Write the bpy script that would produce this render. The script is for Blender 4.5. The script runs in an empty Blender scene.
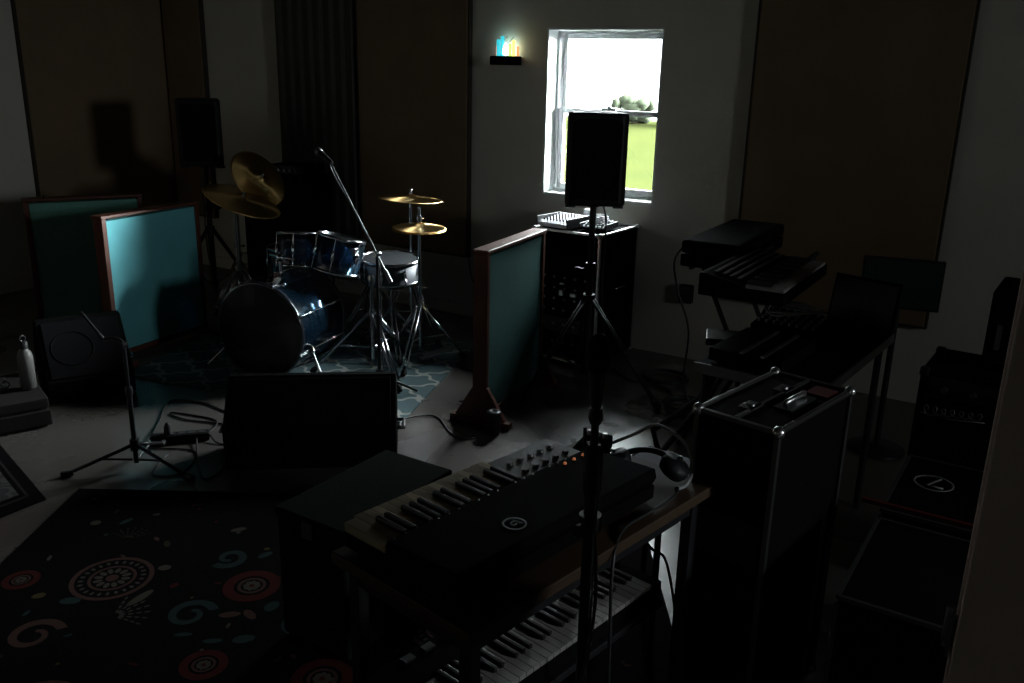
import bpy, bmesh, math, random
from mathutils import Vector, Matrix
random.seed(7)
sc = bpy.context.scene
COL = sc.collection
PI = math.pi
V = Vector

# ------------------------------------------------------------------ materials
def mat(name, col, rough=0.6, metal=0.0, var=0.15, scale=12.0, bump=0.0, bscale=60.0, spec=0.5, col2=None, emit=None, estr=0.0, trans=0.0, sheen=0.0, coat=0.0):
    m = bpy.data.materials.new(name); m.use_nodes = True
    nt = m.node_tree; N = nt.nodes; L = nt.links
    b = N['Principled BSDF']
    tc = N.new('ShaderNodeTexCoord')
    no = N.new('ShaderNodeTexNoise'); no.inputs['Scale'].default_value = scale; no.inputs['Detail'].default_value = 4
    L.new(tc.outputs['Object'], no.inputs['Vector'])
    mx = N.new('ShaderNodeMix'); mx.data_type = 'RGBA'
    c2 = col2 if col2 else tuple(c*(1-var) for c in col)
    c1 = col if col2 else tuple(min(1, c*(1+var)) for c in col)
    mx.inputs['A'].default_value = (*c1, 1); mx.inputs['B'].default_value = (*c2, 1)
    L.new(no.outputs['Fac'], mx.inputs['Factor'])
    L.new(mx.outputs['Result'], b.inputs['Base Color'])
    b.inputs['Roughness'].default_value = rough
    b.inputs['Metallic'].default_value = metal
    b.inputs['Specular IOR Level'].default_value = spec
    if trans: b.inputs['Transmission Weight'].default_value = trans
    if sheen: b.inputs['Sheen Weight'].default_value = sheen
    if coat: b.inputs['Coat Weight'].default_value = coat
    if emit:
        b.inputs['Emission Color'].default_value = (*emit, 1); b.inputs['Emission Strength'].default_value = estr
    if bump:
        n2 = N.new('ShaderNodeTexNoise'); n2.inputs['Scale'].default_value = bscale; n2.inputs['Detail'].default_value = 3
        L.new(tc.outputs['Object'], n2.inputs['Vector'])
        bp = N.new('ShaderNodeBump'); bp.inputs['Strength'].default_value = bump; bp.inputs['Distance'].default_value = 0.004
        L.new(n2.outputs['Fac'], bp.inputs['Height']); L.new(bp.outputs['Normal'], b.inputs['Normal'])
    return m

def thin_glass(name, tint, gloss=0.08, rough=0.02, opaque=0.0, body=(0, 0, 0)):
    """thin clear sheet: see-through with a fresnel reflection (glass panes, acrylic shells, drum heads)"""
    m = bpy.data.materials.new(name); m.use_nodes = True
    nt = m.node_tree; N = nt.nodes; L = nt.links
    for n in list(N):
        if n.type != 'OUTPUT_MATERIAL': N.remove(n)
    out = [n for n in N if n.type == 'OUTPUT_MATERIAL'][0]
    tr = N.new('ShaderNodeBsdfTransparent'); tr.inputs['Color'].default_value = (*tint, 1)
    df = N.new('ShaderNodeBsdfDiffuse'); df.inputs['Color'].default_value = (*body, 1)
    gl = N.new('ShaderNodeBsdfGlossy'); gl.inputs['Roughness'].default_value = rough
    tl = N.new('ShaderNodeBsdfTranslucent'); tl.inputs['Color'].default_value = (*body, 1)
    md = N.new('ShaderNodeMixShader'); md.inputs['Fac'].default_value = 0.6; L.new(df.outputs[0], md.inputs[1]); L.new(tl.outputs[0], md.inputs[2])
    m1 = N.new('ShaderNodeMixShader'); m1.inputs['Fac'].default_value = opaque
    L.new(tr.outputs[0], m1.inputs[1]); L.new(md.outputs[0], m1.inputs[2])
    lw = N.new('ShaderNodeFresnel'); lw.inputs['IOR'].default_value = 1.45
    mu = N.new('ShaderNodeMath'); mu.operation = 'MULTIPLY_ADD'; mu.inputs[1].default_value = 1.0; mu.inputs[2].default_value = gloss
    mu.use_clamp = True
    L.new(lw.outputs[0], mu.inputs[0])
    m2 = N.new('ShaderNodeMixShader')
    L.new(mu.outputs[0], m2.inputs['Fac']); L.new(m1.outputs[0], m2.inputs[1]); L.new(gl.outputs[0], m2.inputs[2])
    L.new(m2.outputs[0], out.inputs['Surface'])
    return m

M = {}
M['wall'] = mat('painted wall', (0.60, 0.57, 0.50), 0.85, var=0.12, scale=2.5, bump=0.25, bscale=90)
M['panel'] = mat('brown fabric panel', (0.21, 0.145, 0.09), 0.95, spec=.1, var=0.2, scale=3, bump=0.4, bscale=220)
M['paneledge'] = mat('dark panel edge', (0.03, 0.022, 0.018), 0.8)
M['ceiling'] = mat('ceiling board', (0.08, 0.075, 0.07), 0.9, var=0.1, scale=3)
M['white'] = mat('white window vinyl', (0.72, 0.74, 0.74), 0.45, var=0.04)
M['black'] = mat('black plastic', (0.008, 0.008, 0.009), 0.5, spec=.2, var=0.3, bump=0.25, bscale=250)
M['blackpaint'] = mat('black powder coated steel', (0.011, 0.011, 0.012), 0.4, var=0.2, spec=0.25)
M['tolex'] = mat('black textured cabinet covering', (0.0035, 0.0035, 0.0035), 0.8, spec=.02, var=0.3, bump=0.5, bscale=300)
M['grille'] = mat('black grille', (0.004, 0.004, 0.0045), 0.8, spec=.05, var=0.5, scale=200)
M['carpetbox'] = mat('charcoal carpet covering', (0.008, 0.010, 0.009), 0.95, spec=.05, var=0.3, scale=60, bump=0.4, bscale=200)
M['chrome'] = mat('chrome', (0.42, 0.44, 0.46), 0.16, 1.0, var=0.03)
M['alu'] = mat('brushed aluminium', (0.55, 0.55, 0.55), 0.3, 1.0, var=0.1)
M['aludark'] = mat('worn aluminium edge', (0.17, 0.17, 0.17), 0.35, 1.0, var=0.2)
M['rubber'] = mat('black rubber', (0.012, 0.012, 0.012), 0.85)
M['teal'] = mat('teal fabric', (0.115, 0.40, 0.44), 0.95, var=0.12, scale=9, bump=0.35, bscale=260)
M['tealshade'] = mat('teal fabric shaded copy', (0.055, 0.15, 0.14), 0.95, spec=.1, var=0.15, scale=40, bump=0.45, bscale=240)  # same baffle fabric, darkened in colour for the dimly lit middle baffle
M['teallift'] = mat('teal fabric lifted copy', (0.13, 0.33, 0.27), 0.95, var=0.15, scale=40, bump=0.45, bscale=240)  # same baffle fabric, colour brightened to offset the shadow on the back baffle
M['frame'] = mat('red brown stained wood', (0.085, 0.030, 0.018), 0.45, spec=.3, var=0.3, scale=8)
M['tablewood'] = mat('brown laminate table top', (0.045, 0.026, 0.015), 0.6, spec=.2, var=0.25, scale=9)
M['brass'] = mat('bronze cymbal', (0.72, 0.48, 0.20), 0.24, 1.0, var=0.15, scale=30)
_n = M['brass'].node_tree.nodes; _b = _n['Principled BSDF']; _b.inputs['Anisotropic'].default_value = 0.88; _b.inputs['Roughness'].default_value = 0.34
_t = _n.new('ShaderNodeTangent'); _t.direction_type = 'RADIAL'; _t.axis = 'Z'; M['brass'].node_tree.links.new(_t.outputs[0], _b.inputs['Tangent'])
M['bluehead'] = mat('dark blue drum head', (0.02, 0.09, 0.18), 0.18, var=0.3, scale=3, coat=0.6)
M['blueacrylic'] = thin_glass('blue acrylic shell', (0.50, 0.72, 0.86), 0.10, 0.10, 0.18, (0.012, 0.055, 0.11))
M['blueheadthin'] = thin_glass('clear blue resonant head', (0.15, 0.40, 0.62), 0.10, 0.08, 0.45, (0.06, 0.30, 0.55))
M['clearhead'] = thin_glass('clear drum head', (0.75, 0.8, 0.82), 0.04, 0.08, 0.12, (0.06, 0.07, 0.08))
M['hoop'] = mat('dark drum hoop', (0.012, 0.014, 0.02), 0.22, coat=0.5)
M['whitehead'] = mat('smoked drum head', (0.02, 0.022, 0.025), 0.7, spec=.1)
M['ivory'] = mat('cream key plastic', (0.36, 0.29, 0.19), 0.5, var=0.06, spec=.2)
M['whitekey'] = mat('white key plastic', (0.22, 0.21, 0.20), 0.4, var=0.04)
M['blackkey'] = mat('black key plastic', (0.008, 0.008, 0.008), 0.3)
M['synthblack'] = mat('satin black synthesizer body', (0.004, 0.004, 0.0045), 0.7, var=0.2, spec=.01)
M['greyemblem'] = mat('grey emblem print', (0.09, 0.09, 0.09), 0.5)
M['silverpaint'] = mat('silver mixer panel', (0.50, 0.51, 0.55), 0.35, 0.5, var=0.05)
M['steelbottle'] = mat('pale steel bottle', (0.075, 0.073, 0.068), 0.5, 0.0, spec=.3, var=0.06)
M['crate'] = mat('grey weathered case covering', (0.016, 0.0145, 0.013), 0.9, spec=.1, var=0.3, scale=5)
M['cable'] = mat('black cable rubber', (0.011, 0.011, 0.012), 0.45)
M['greycable'] = mat('grey cable', (0.25, 0.25, 0.26), 0.5)
M['red'] = mat('dark red vinyl', (0.06, 0.006, 0.005), 0.6, spec=.2)
M['led'] = mat('red indicator', (0.3, 0.02, 0.01), 0.4, emit=(1, 0.1, 0.03), estr=0.03)
M['ledorange'] = mat('orange indicator', (0.3, 0.08, 0.02), 0.4, emit=(1, 0.3, 0.1), estr=0.03)
M['jamb'] = mat('pinkish grey painted jamb', (0.62, 0.50, 0.46), 0.6, var=0.06)
M['paper'] = mat('pale grey cloth', (0.30, 0.30, 0.36), 0.8)
M['bark'] = mat('tree bark', (0.05, 0.035, 0.02), 0.9)
M['leaves'] = mat('tree leaves', (0.030, 0.036, 0.024), 0.9, spec=0, var=0.4, scale=3)  # distance haze put into the colour as a paler green
M['plaster'] = mat('sky blocker board', (0.3, 0.3, 0.3), 0.9)
M['script'] = mat('pale script logo', (0.10, 0.10, 0.10), 0.4, 0.4)
M['fretboard'] = mat('dark rosewood', (0.03, 0.015, 0.01), 0.5)
for n_, c_ in dict(teal_glow=((0.04, 0.55, 0.65), .18), white_glow=((0.75, 1.0, 1.0), 3.0), green_glow=((0.35, 1.0, 0.12), .30), yellow_glow=((1.0, 0.7, 0.12), .42), orange_glow=((1.0, 0.25, 0.06), .22)).items():
    M[n_] = mat(n_.replace('_', ' '), tuple(0.3*k for k in c_[0]), 0.3, emit=c_[0], estr=c_[1])
M['glass'] = thin_glass('window glass', (0.97, 0.985, 0.98), 0.0, 0.0)
M['lampglass'] = thin_glass('lamp glass', (0.9, 0.95, 0.95), 0.05, 0.05)
# rug pile colours of the floral rug
M['rugdark'] = mat('near black rug pile', (0.005, 0.0047, 0.0053), 0.98, spec=.02, var=0.3, scale=120, bump=0.5, bscale=300)
for n_, c_ in dict(rugcream=(0.057, 0.050, 0.042), rugred=(0.046, 0.012, 0.011), rugteal=(0.021, 0.033, 0.033), ruggreen=(0.023, 0.026, 0.015), rugpink=(0.055, 0.031, 0.027), rugyellow=(0.056, 0.045, 0.021)).items():
    M[n_] = mat(n_[3:] + ' rug pile', c_, 0.98, var=0.15, scale=100, spec=.02)

def node_mat(name, rough=0.9):
    m = bpy.data.materials.new(name); m.use_nodes = True
    nt = m.node_tree; b = nt.nodes['Principled BSDF']; b.inputs['Roughness'].default_value = rough
    return m, nt, nt.nodes, nt.links, b
def mth(N, L, op, a, b=None, clamp=False):
    n = N.new('ShaderNodeMath'); n.operation = op; n.use_clamp = clamp
    for i, v in enumerate((a, b)):
        if v is None: continue
        if isinstance(v, (int, float)): n.inputs[i].default_value = v
        else: L.new(v, n.inputs[i])
    return n.outputs[0]
def mixc(N, L, f, a, b):
    n = N.new('ShaderNodeMix'); n.data_type = 'RGBA'; L.new(f, n.inputs['Factor'])
    for k, v in (('A', a), ('B', b)):
        if isinstance(v, tuple): n.inputs[k].default_value = (*v, 1)
        else: L.new(v, n.inputs[k])
    return n.outputs['Result']

# concrete floor
def concrete():
    m, nt, N, L, b = node_mat('polished concrete', 0.42)
    tc = N.new('ShaderNodeTexCoord')
    n1 = N.new('ShaderNodeTexNoise'); n1.inputs['Scale'].default_value = 1.3; n1.inputs['Detail'].default_value = 8
    n2 = N.new('ShaderNodeTexNoise'); n2.inputs['Scale'].default_value = 35; n2.inputs['Detail'].default_value = 5
    for n in (n1, n2): L.new(tc.outputs['Object'], n.inputs['Vector'])
    c1 = mixc(N, L, n1.outputs['Fac'], (0.105, 0.094, 0.086), (0.068, 0.062, 0.057))
    f2 = mth(N, L, 'MULTIPLY', n2.outputs['Fac'], 0.25)
    c2 = mixc(N, L, f2, c1, (0.06, 0.056, 0.052))
    b.inputs['Specular IOR Level'].default_value = 0.9
    L.new(c2, b.inputs['Base Color'])
    r = mth(N, L, 'MULTIPLY', n1.outputs['Fac'], 0.25); r = mth(N, L, 'ADD', r, 0.16); L.new(r, b.inputs['Roughness'])
    bp = N.new('ShaderNodeBump'); bp.inputs['Strength'].default_value = 0.12; bp.inputs['Distance'].default_value = 0.004
    L.new(n2.outputs['Fac'], bp.inputs['Height']); L.new(bp.outputs['Normal'], b.inputs['Normal'])
    return m
M['concrete'] = concrete()
M['seam'] = mat('dark concrete joint', (0.10, 0.075, 0.065), 0.8)

def trellis():
    m, nt, N, L, b = node_mat('teal trellis rug pile', 0.95)
    tc = N.new('ShaderNodeTexCoord'); sp = N.new('ShaderNodeSeparateXYZ'); L.new(tc.outputs['Object'], sp.inputs[0])
    k = 2*PI/0.30; k2 = 2*PI/0.24
    x = mth(N, L, 'MULTIPLY', sp.outputs[0], k); y = mth(N, L, 'MULTIPLY', sp.outputs[1], k2)
    cx = mth(N, L, 'COSINE', x); cy = mth(N, L, 'COSINE', y)
    s = mth(N, L, 'MULTIPLY', mth(N, L, 'SINE', mth(N, L, 'MULTIPLY', x, 2.0)), mth(N, L, 'SINE', mth(N, L, 'MULTIPLY', y, 2.0)))
    f = mth(N, L, 'ADD', mth(N, L, 'ADD', cx, cy), mth(N, L, 'MULTIPLY', s, 0.55))
    f = mth(N, L, 'ABSOLUTE', f)
    li = mth(N, L, 'LESS_THAN', f, 0.33)
    no = N.new('ShaderNodeTexNoise'); no.inputs['Scale'].default_value = 90; L.new(tc.outputs['Object'], no.inputs['Vector'])
    base = mixc(N, L, no.outputs['Fac'], (0.050, 0.095, 0.105), (0.030, 0.062, 0.072))
    c = mixc(N, L, li, base, (0.24, 0.25, 0.23))
    L.new(c, b.inputs['Base Color'])
    bp = N.new('ShaderNodeBump'); bp.inputs['Strength'].default_value = 0.4; bp.inputs['Distance'].default_value = 0.004
    L.new(no.outputs['Fac'], bp.inputs['Height']); L.new(bp.outputs['Normal'], b.inputs['Normal'])
    return m
M['trellis'] = trellis()

def orn():
    m, nt, N, L, b = node_mat('grey patterned rug pile', 0.95)
    tc = N.new('ShaderNodeTexCoord'); vo = N.new('ShaderNodeTexVoronoi'); vo.inputs['Scale'].default_value = 9
    L.new(tc.outputs['Object'], vo.inputs['Vector'])
    w = mth(N, L, 'SINE', mth(N, L, 'MULTIPLY', vo.outputs['Distance'], 30.0))
    w = mth(N, L, 'GREATER_THAN', w, 0.3)
    L.new(mixc(N, L, w, (0.012, 0.012, 0.012), (0.04, 0.037, 0.033)), b.inputs['Base Color'])
    return m
M['ornament'] = orn()

def grass():
    m, nt, N, L, b = node_mat('lawn', 0.95)
    tc = N.new('ShaderNodeTexCoord'); n1 = N.new('ShaderNodeTexNoise'); n1.inputs['Scale'].default_value = 0.5; n1.inputs['Detail'].default_value = 6
    L.new(tc.outputs['Object'], n1.inputs['Vector'])
    L.new(mixc(N, L, n1.outputs['Fac'], (0.0185, 0.0205, 0.0065), (0.0125, 0.0160, 0.0055)), b.inputs['Base Color'])
    b.inputs['Specular IOR Level'].default_value = 0.0
    return m
M['grass'] = grass()

# ------------------------------------------------------------------ mesh builder
def rotm(rz=0, rx=0, ry=0):
    return Matrix.Rotation(rz, 3, 'Z') @ Matrix.Rotation(ry, 3, 'Y') @ Matrix.Rotation(rx, 3, 'X')
def axis_frame(d):
    d = V(d).normalized(); a = V((0, 0, 1)) if abs(d.z) < 0.9 else V((1, 0, 0))
    u = a.cross(d).normalized(); return u, d.cross(u), d
class B:
    def __init__(s): s.v = []; s.f = []; s.m = []; s.sm = []; s.p = []; s.pc = 0
    def add(s, vs, fs, mi=0, smooth=False):
        o = len(s.v); s.v += [tuple(p) for p in vs]
        for f in fs: s.f.append([i+o for i in f]); s.m.append(mi); s.sm.append(smooth); s.p.append(s.pc)
        return s
    def box(s, c, d, rz=0, rx=0, ry=0, mi=0):
        R_ = rotm(rz, rx, ry); c = V(c); s.pc += 1
        vs = [c + R_ @ V((x*d[0]/2, y*d[1]/2, z*d[2]/2)) for z in (-1, 1) for y in (-1, 1) for x in (-1, 1)]
        return s.add(vs, [(0, 2, 3, 1), (4, 5, 7, 6), (0, 1, 5, 4), (2, 6, 7, 3), (0, 4, 6, 2), (1, 3, 7, 5)], mi)
    def bx(s, a, b, mi=0):
        return s.box([(p+q)/2 for p, q in zip(a, b)], [abs(q-p) for p, q in zip(a, b)], mi=mi)
    def lathe(s, prof, o=(0, 0, 0), ax=(0, 0, 1), n=24, mi=0, smooth=True):
        u, w, d = axis_frame(ax); o = V(o); vs = []; fs = []; s.pc += 1
        for r, h in prof:
            for i in range(n):
                a = 2*PI*i/n; vs.append(o + d*h + u*(r*math.cos(a)) + w*(r*math.sin(a)))
        k = len(prof)
        for j in range(k-1):
            for i in range(n):
                i2 = (i+1) % n; fs.append((j*n+i, j*n+i2, (j+1)*n+i2, (j+1)*n+i))
        s.add(vs, fs, mi, smooth)
        if prof[0][0] > 1e-4: s.add(vs[:n], [tuple(range(n))[::-1]], mi)
        if prof[-1][0] > 1e-4: s.add(vs[-n:], [tuple(range(n))], mi)
        return s
    def cyl(s, a, b, r, r2=None, n=12, mi=0):
        a = V(a); b = V(b); return s.lathe([(r, 0), (r if r2 is None else r2, (b-a).length)], a, b-a, n, mi)
    def tube(s, pts, r, n=8, mi=0):
        pts = [V(p) for p in pts]; vs = []; fs = []; u = None; s.pc += 1
        for i, p in enumerate(pts):
            t = (pts[min(i+1, len(pts)-1)] - pts[max(i-1, 0)])
            if t.length < 1e-9: t = V((0, 0, 1))
            t.normalize()
            if u is None: u, w, _ = axis_frame(t)
            else:
                u = (u - t*u.dot(t)); u = u.normalized() if u.length > 1e-6 else axis_frame(t)[0]
                w = t.cross(u)
            for k in range(n):
                a = 2*PI*k/n; vs.append(p + u*(r*math.cos(a)) + w*(r*math.sin(a)))
        for j in range(len(pts)-1):
            for k in range(n):
                k2 = (k+1) % n; fs.append((j*n+k, j*n+k2, (j+1)*n+k2, (j+1)*n+k))
        fs.append(tuple(range(n))[::-1]); e = (len(pts)-1)*n; fs.append(tuple(range(e, e+n)))
        return s.add(vs, fs, mi, True)
    def prism(s, prof, a0, a1, plane='yz', mi=0):
        """extrude a 2-d outline between a0 and a1 along the remaining axis"""
        def P(p, t):
            return {'yz': (t, p[0], p[1]), 'xz': (p[0], t, p[1]), 'xy': (p[0], p[1], t)}[plane]
        s.pc += 1; n = len(prof); vs = [P(p, a0) for p in prof] + [P(p, a1) for p in prof]
        fs = [tuple(range(n)), tuple(range(n, 2*n))[::-1]] + [(i, i+n, (i+1) % n+n, (i+1) % n) for i in range(n)]
        return s.add(vs, fs, mi)
    def cut(s, n): s.f = s.f[:n]; s.m = s.m[:n]; s.sm = s.sm[:n]; s.p = s.p[:n]
    def ball(s, c, r, n=12, mi=0, sz=1.0):
        return s.lathe([(r*math.sin(PI*k/n) if 0 < k < n else 0.00005, -r*sz*math.cos(PI*k/n)) for k in range(n+1)], c, (0, 0, 1), n, mi)
    def torus(s, c, R1, r, ax=(0, 0, 1), n=32, mi=0):
        u, w, d = axis_frame(ax); c = V(c); s.pc += 1
        vs = []; fs = []; k = 8
        for i in range(n):
            a = 2*PI*i/n; e = u*math.cos(a) + w*math.sin(a)
            for j in range(k):
                b = 2*PI*j/k; vs.append(c + e*(R1 + r*math.cos(b)) + d*(r*math.sin(b)))
        for i in range(n):
            for j in range(k):
                i2 = (i+1) % n; j2 = (j+1) % k; fs.append((i*k+j, i2*k+j, i2*k+j2, i*k+j2))
        return s.add(vs, fs, mi, True)
    SPLIT = {'ball_corner', 'foot_pad', 'caster', 'foot', 'corner_guard', 'knob', 'rail', 'latch', 'butterfly_latch', 'bend_wheel', 'socket', 'fader', 'white_key', 'black_key', 'vent_bar',
             'button', 'indicator_light', 'side_handle', 'side_cheek', 'orange_rod', 'teal_rod', 'glass_spike', 'claw', 'cross_bar', 'end_block', 'lower_keys', 'gap_rail'}
    def build(s, name, mats, parent=None, bevel=0.0, loc=None, rz=0):
        if name in s.SPLIT and parent is not None and len(set(s.p)) > 1:
            o = None
            for pid in sorted(set(s.p)):
                q = B(); keep = [i for i, x in enumerate(s.p) if x == pid]; mp = {}
                for i in keep:
                    f = []
                    for vi in s.f[i]:
                        if vi not in mp: mp[vi] = len(q.v); q.v.append(s.v[vi])
                        f.append(mp[vi])
                    q.f.append(f); q.m.append(s.m[i]); q.sm.append(s.sm[i]); q.p.append(0)
                o = q.build(name, mats, parent, bevel, loc, rz)
            return o
        me = bpy.data.meshes.new(name); me.from_pydata(s.v, [], s.f); me.update()
        if not isinstance(mats, (list, tuple)): mats = [mats]
        for m in mats: me.materials.append(M[m] if isinstance(m, str) else m)
        for p, mi, sm in zip(me.polygons, s.m, s.sm): p.material_index = mi; p.use_smooth = sm
        bm = bmesh.new(); bm.from_mesh(me); bmesh.ops.recalc_face_normals(bm, faces=bm.faces); bm.to_mesh(me); bm.free()
        o = bpy.data.objects.new(name, me); COL.objects.link(o)
        if parent: o.parent = parent
        if loc is not None: o.location = loc
        if rz: o.rotation_euler[2] = rz
        if bevel:
            md = o.modifiers.new('soft edges', 'BEVEL'); md.width = bevel; md.segments = 2; md.limit_method = 'ANGLE'; md.angle_limit = 0.9
        return o

def tag(o, label, cat, group=None, kind=None):
    o['label'] = label
    o['category'] = cat
    if group: o['group'] = group
    if kind: o['kind'] = kind
    return o
def thing(name, label, cat, loc=(0, 0, 0), rz=0, group=None):
    o = bpy.data.objects.new(name, None); COL.objects.link(o); o.empty_display_size = 0.1
    o.location = loc; o.rotation_euler = (0, 0, rz)
    return tag(o, label, cat, group)
def structure(o):
    o['kind'] = 'structure'; return o
def lab(o, l): o['label'] = l; return o
def copy_tree(o, loc, rz, label, parent=None):
    c = o.copy(); COL.objects.link(c)
    if parent is None:
        c.location = loc; c.rotation_euler = (0, 0, rz); c['label'] = label
    else: c.parent = parent
    for ch in list(o.children): copy_tree(ch, None, None, None, c)
    return c
def smooth_path(pts, k=6):
    pts = [V(p) for p in pts]; out = []
    for i in range(len(pts)-1):
        p0 = pts[max(i-1, 0)]; p1 = pts[i]; p2 = pts[i+1]; p3 = pts[min(i+2, len(pts)-1)]
        for j in range(k):
            t = j/k
            out.append(0.5*((2*p1) + (p2-p0)*t + (2*p0-5*p1+4*p2-p3)*t*t + (3*p1-p0-3*p2+p3)*t**3))
    out.append(pts[-1]); return out

# ------------------------------------------------------------------ room
YB = 5.05; XL = -6.72; XR = 4.0; YF = -1.6; ZC = 2.62
WX0, WX1, WZ0, WZ1 = -2.985, -2.20, 0.925, 1.952
b = B(); b.bx((XL-.2, YF-.2, -.12), (XR+.2, YB+.22, 0)); structure(b.build('floor', 'concrete'))
b = B(); b.bx((XL-.2, YF-.2, ZC), (XR+.2, YB+.22, ZC+.12)); structure(b.build('ceiling', 'ceiling'))
b = B(); b.bx((XL-.2, YF, 0), (XL, YB, ZC)); structure(b.build('wall_left', 'wall'))
b = B()
VY0, VY1, VZ0, VZ1 = 1.95, 2.80, 1.56, 2.36      # second window, in the right wall beyond the frame of the photo
for y0, y1, z0, z1 in ((YF, VY0, 0, ZC), (VY1, YB, 0, ZC), (VY0, VY1, 0, VZ0), (VY0, VY1, VZ1, ZC)): b.bx((XR, y0, z0), (XR+.2, y1, z1))
structure(b.build('wall_right', 'wall'))
b = B(); b.bx((XL-.2, YF-.2, 0), (XR+.2, YF, ZC)); structure(b.build('wall_front', 'wall'))
b = B()
T = .21
for x0, x1, z0, z1 in ((XL-.2, WX0, 0, ZC), (WX1, XR+.2, 0, ZC), (WX0, WX1, 0, WZ0), (WX0, WX1, WZ1, ZC)):
    b.bx((x0, YB, z0), (x1, YB+T, z1))
structure(b.build('wall_back', 'wall'))
# concrete joint running between the baffle and the keyboard
b = B()
for p, q in (((-2.472, 3.502), (-2.05, 2.19)), ((-2.472, 3.502), (-2.78, 4.46))):
    d = V((q[0]-p[0], q[1]-p[1], 0)); b.box(((p[0]+q[0])/2, (p[1]+q[1])/2, 0.0006), (d.length, .007, .0012), rz=math.atan2(d.y, d.x))
structure(b.build('trim_1', 'seam'))
# low chase along the foot of the back wall
b = B(); b.bx((XL, YB-.02, 0.0), (WX0-.2, YB, .09)); structure(b.build('baseboard_back', 'wall', bevel=.004))
b = B(); b.bx((XL, YF, 0.0), (XL+.018, YB-.02, .09)); structure(b.build('baseboard_left', 'wall', bevel=.004))

# window: recessed white double-hung unit
def make_window(name, loc, rz, W, Hh, mid):
    win = bpy.data.objects.new(name, None); COL.objects.link(win); win.location = loc; win.rotation_euler = (0, 0, rz); structure(win)
    b = B()
    b.bx((-W/2, 0, 0), (-W/2+.012, .21, Hh)); b.bx((W/2-.012, 0, 0), (W/2, .21, Hh))
    b.bx((-W/2+.012, 0, 0), (W/2-.012, .21, .014)); b.bx((-W/2+.012, 0, Hh-.012), (W/2-.012, .21, Hh))
    b.build('reveal_lining', 'white', win, bevel=.002)
    def sash(name, x0, x1, z0, z1, y, t=.03, w=.036):
        b = B(); b.bx((x0, y, z0), (x0+w, y+t, z1)); b.bx((x1-w, y, z0), (x1, y+t, z1))
        b.bx((x0+w, y, z0), (x1-w, y+t, z0+w)); b.bx((x0+w, y, z1-w), (x1-w, y+t, z1))
        f = b.build(name, 'white', win, bevel=.003)
        g = B(); g.bx((x0+w, y+.012, z0+w), (x1-w, y+.016, z1-w)); g.build('pane', 'glass', f)
        return f
    sash('upper_sash', -W/2+.03, W/2-.03, mid-.018, Hh-.03, .165, w=.03)
    sash('lower_sash', -W/2+.03, W/2-.03, .032, mid+.018, .13, w=.034)
    b = B(); b.bx((-W/2+.012, .12, .014), (-W/2+.03, .205, Hh-.012)); b.bx((W/2-.03, .12, .014), (W/2-.012, .205, Hh-.012))
    b.bx((-W/2+.03, .12, .014), (W/2-.03, .205, .032)); b.bx((-W/2+.03, .12, Hh-.03), (W/2-.03, .205, Hh-.012))
    b.build('window_frame', 'white', win)
    b = B(); b.bx((-.05, .118, mid+.018), (.05, .14, mid+.03)); b.lathe([(.012, 0), (.012, .012)], (0, .128, mid+.03)); b.build('sash_lock', 'white', win, bevel=.002)
W = WX1-WX0; Hh = WZ1-WZ0
make_window('window_1', ((WX0+WX1)/2, YB, WZ0), 0, W, Hh, 1.452-WZ0)
make_window('window_2', (XR, (VY0+VY1)/2, VZ0), -PI/2, VY1-VY0, VZ1-VZ0, .40)

# added unseen wall, placed to block bright sky from the second window
b = B(); b.bx((XR+.22, 3.2, -.4), (11, 3.5, 3.6)); structure(b.build('wall_sky_blocker', 'plaster'))
b = B(); b.bx((XR+.2, -3.0, -.5), (14, 3.2, -.4)); b.bx((XR+.205, -3.0, -.4), (14, -2.95, -.38)); structure(b.build('ground_outside', 'crate'))

# fabric wall panels
def wall_panel(x0, x1, z0, z1, label, left=False):
    if left: loc = (XL, (x0+x1)/2, z0); rz = PI/2
    else: loc = ((x0+x1)/2, YB-.004, z0); rz = 0
    t = thing('sound_absorber', label, 'sound absorber', loc, rz, 'fabric covered sound absorbers on the walls')
    w = x1-x0; h = z1-z0
    # local -y points into the room for the back wall; for the left wall rz=90 turns -y to +x
    b = B(); b.bx((-w/2+.012, -.045, .012), (w/2-.012, -.002, h-.012)); b.build('fabric_face', 'panel', t, bevel=.006)
    b = B(); b.bx((-w/2, -.04, 0), (-w/2+.012, 0, h)); b.bx((w/2-.012, -.04, 0), (w/2, 0, h)); b.bx((-w/2+.012, -.04, 0), (w/2-.012, 0, .012)); b.bx((-w/2+.012, -.04, h-.012), (w/2-.012, 0, h))
    b.build('panel_edge', 'paneledge', t)
    return t
wall_panel(-4.53, -3.55, .43, 2.58, 'brown fabric wall panel between the drums and the window')
wall_panel(-1.645, -.575, .43, 2.58, 'wide brown fabric panel on the wall right of the window')
wall_panel(-6.66, -6.18, .43, 2.58, 'narrow brown fabric panel in the corner behind the stand speaker')
p_ = wall_panel(3.79, 5.03, .5, 2.58, 'brown fabric panel on the left side wall carrying the speaker shadow', left=True)
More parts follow.
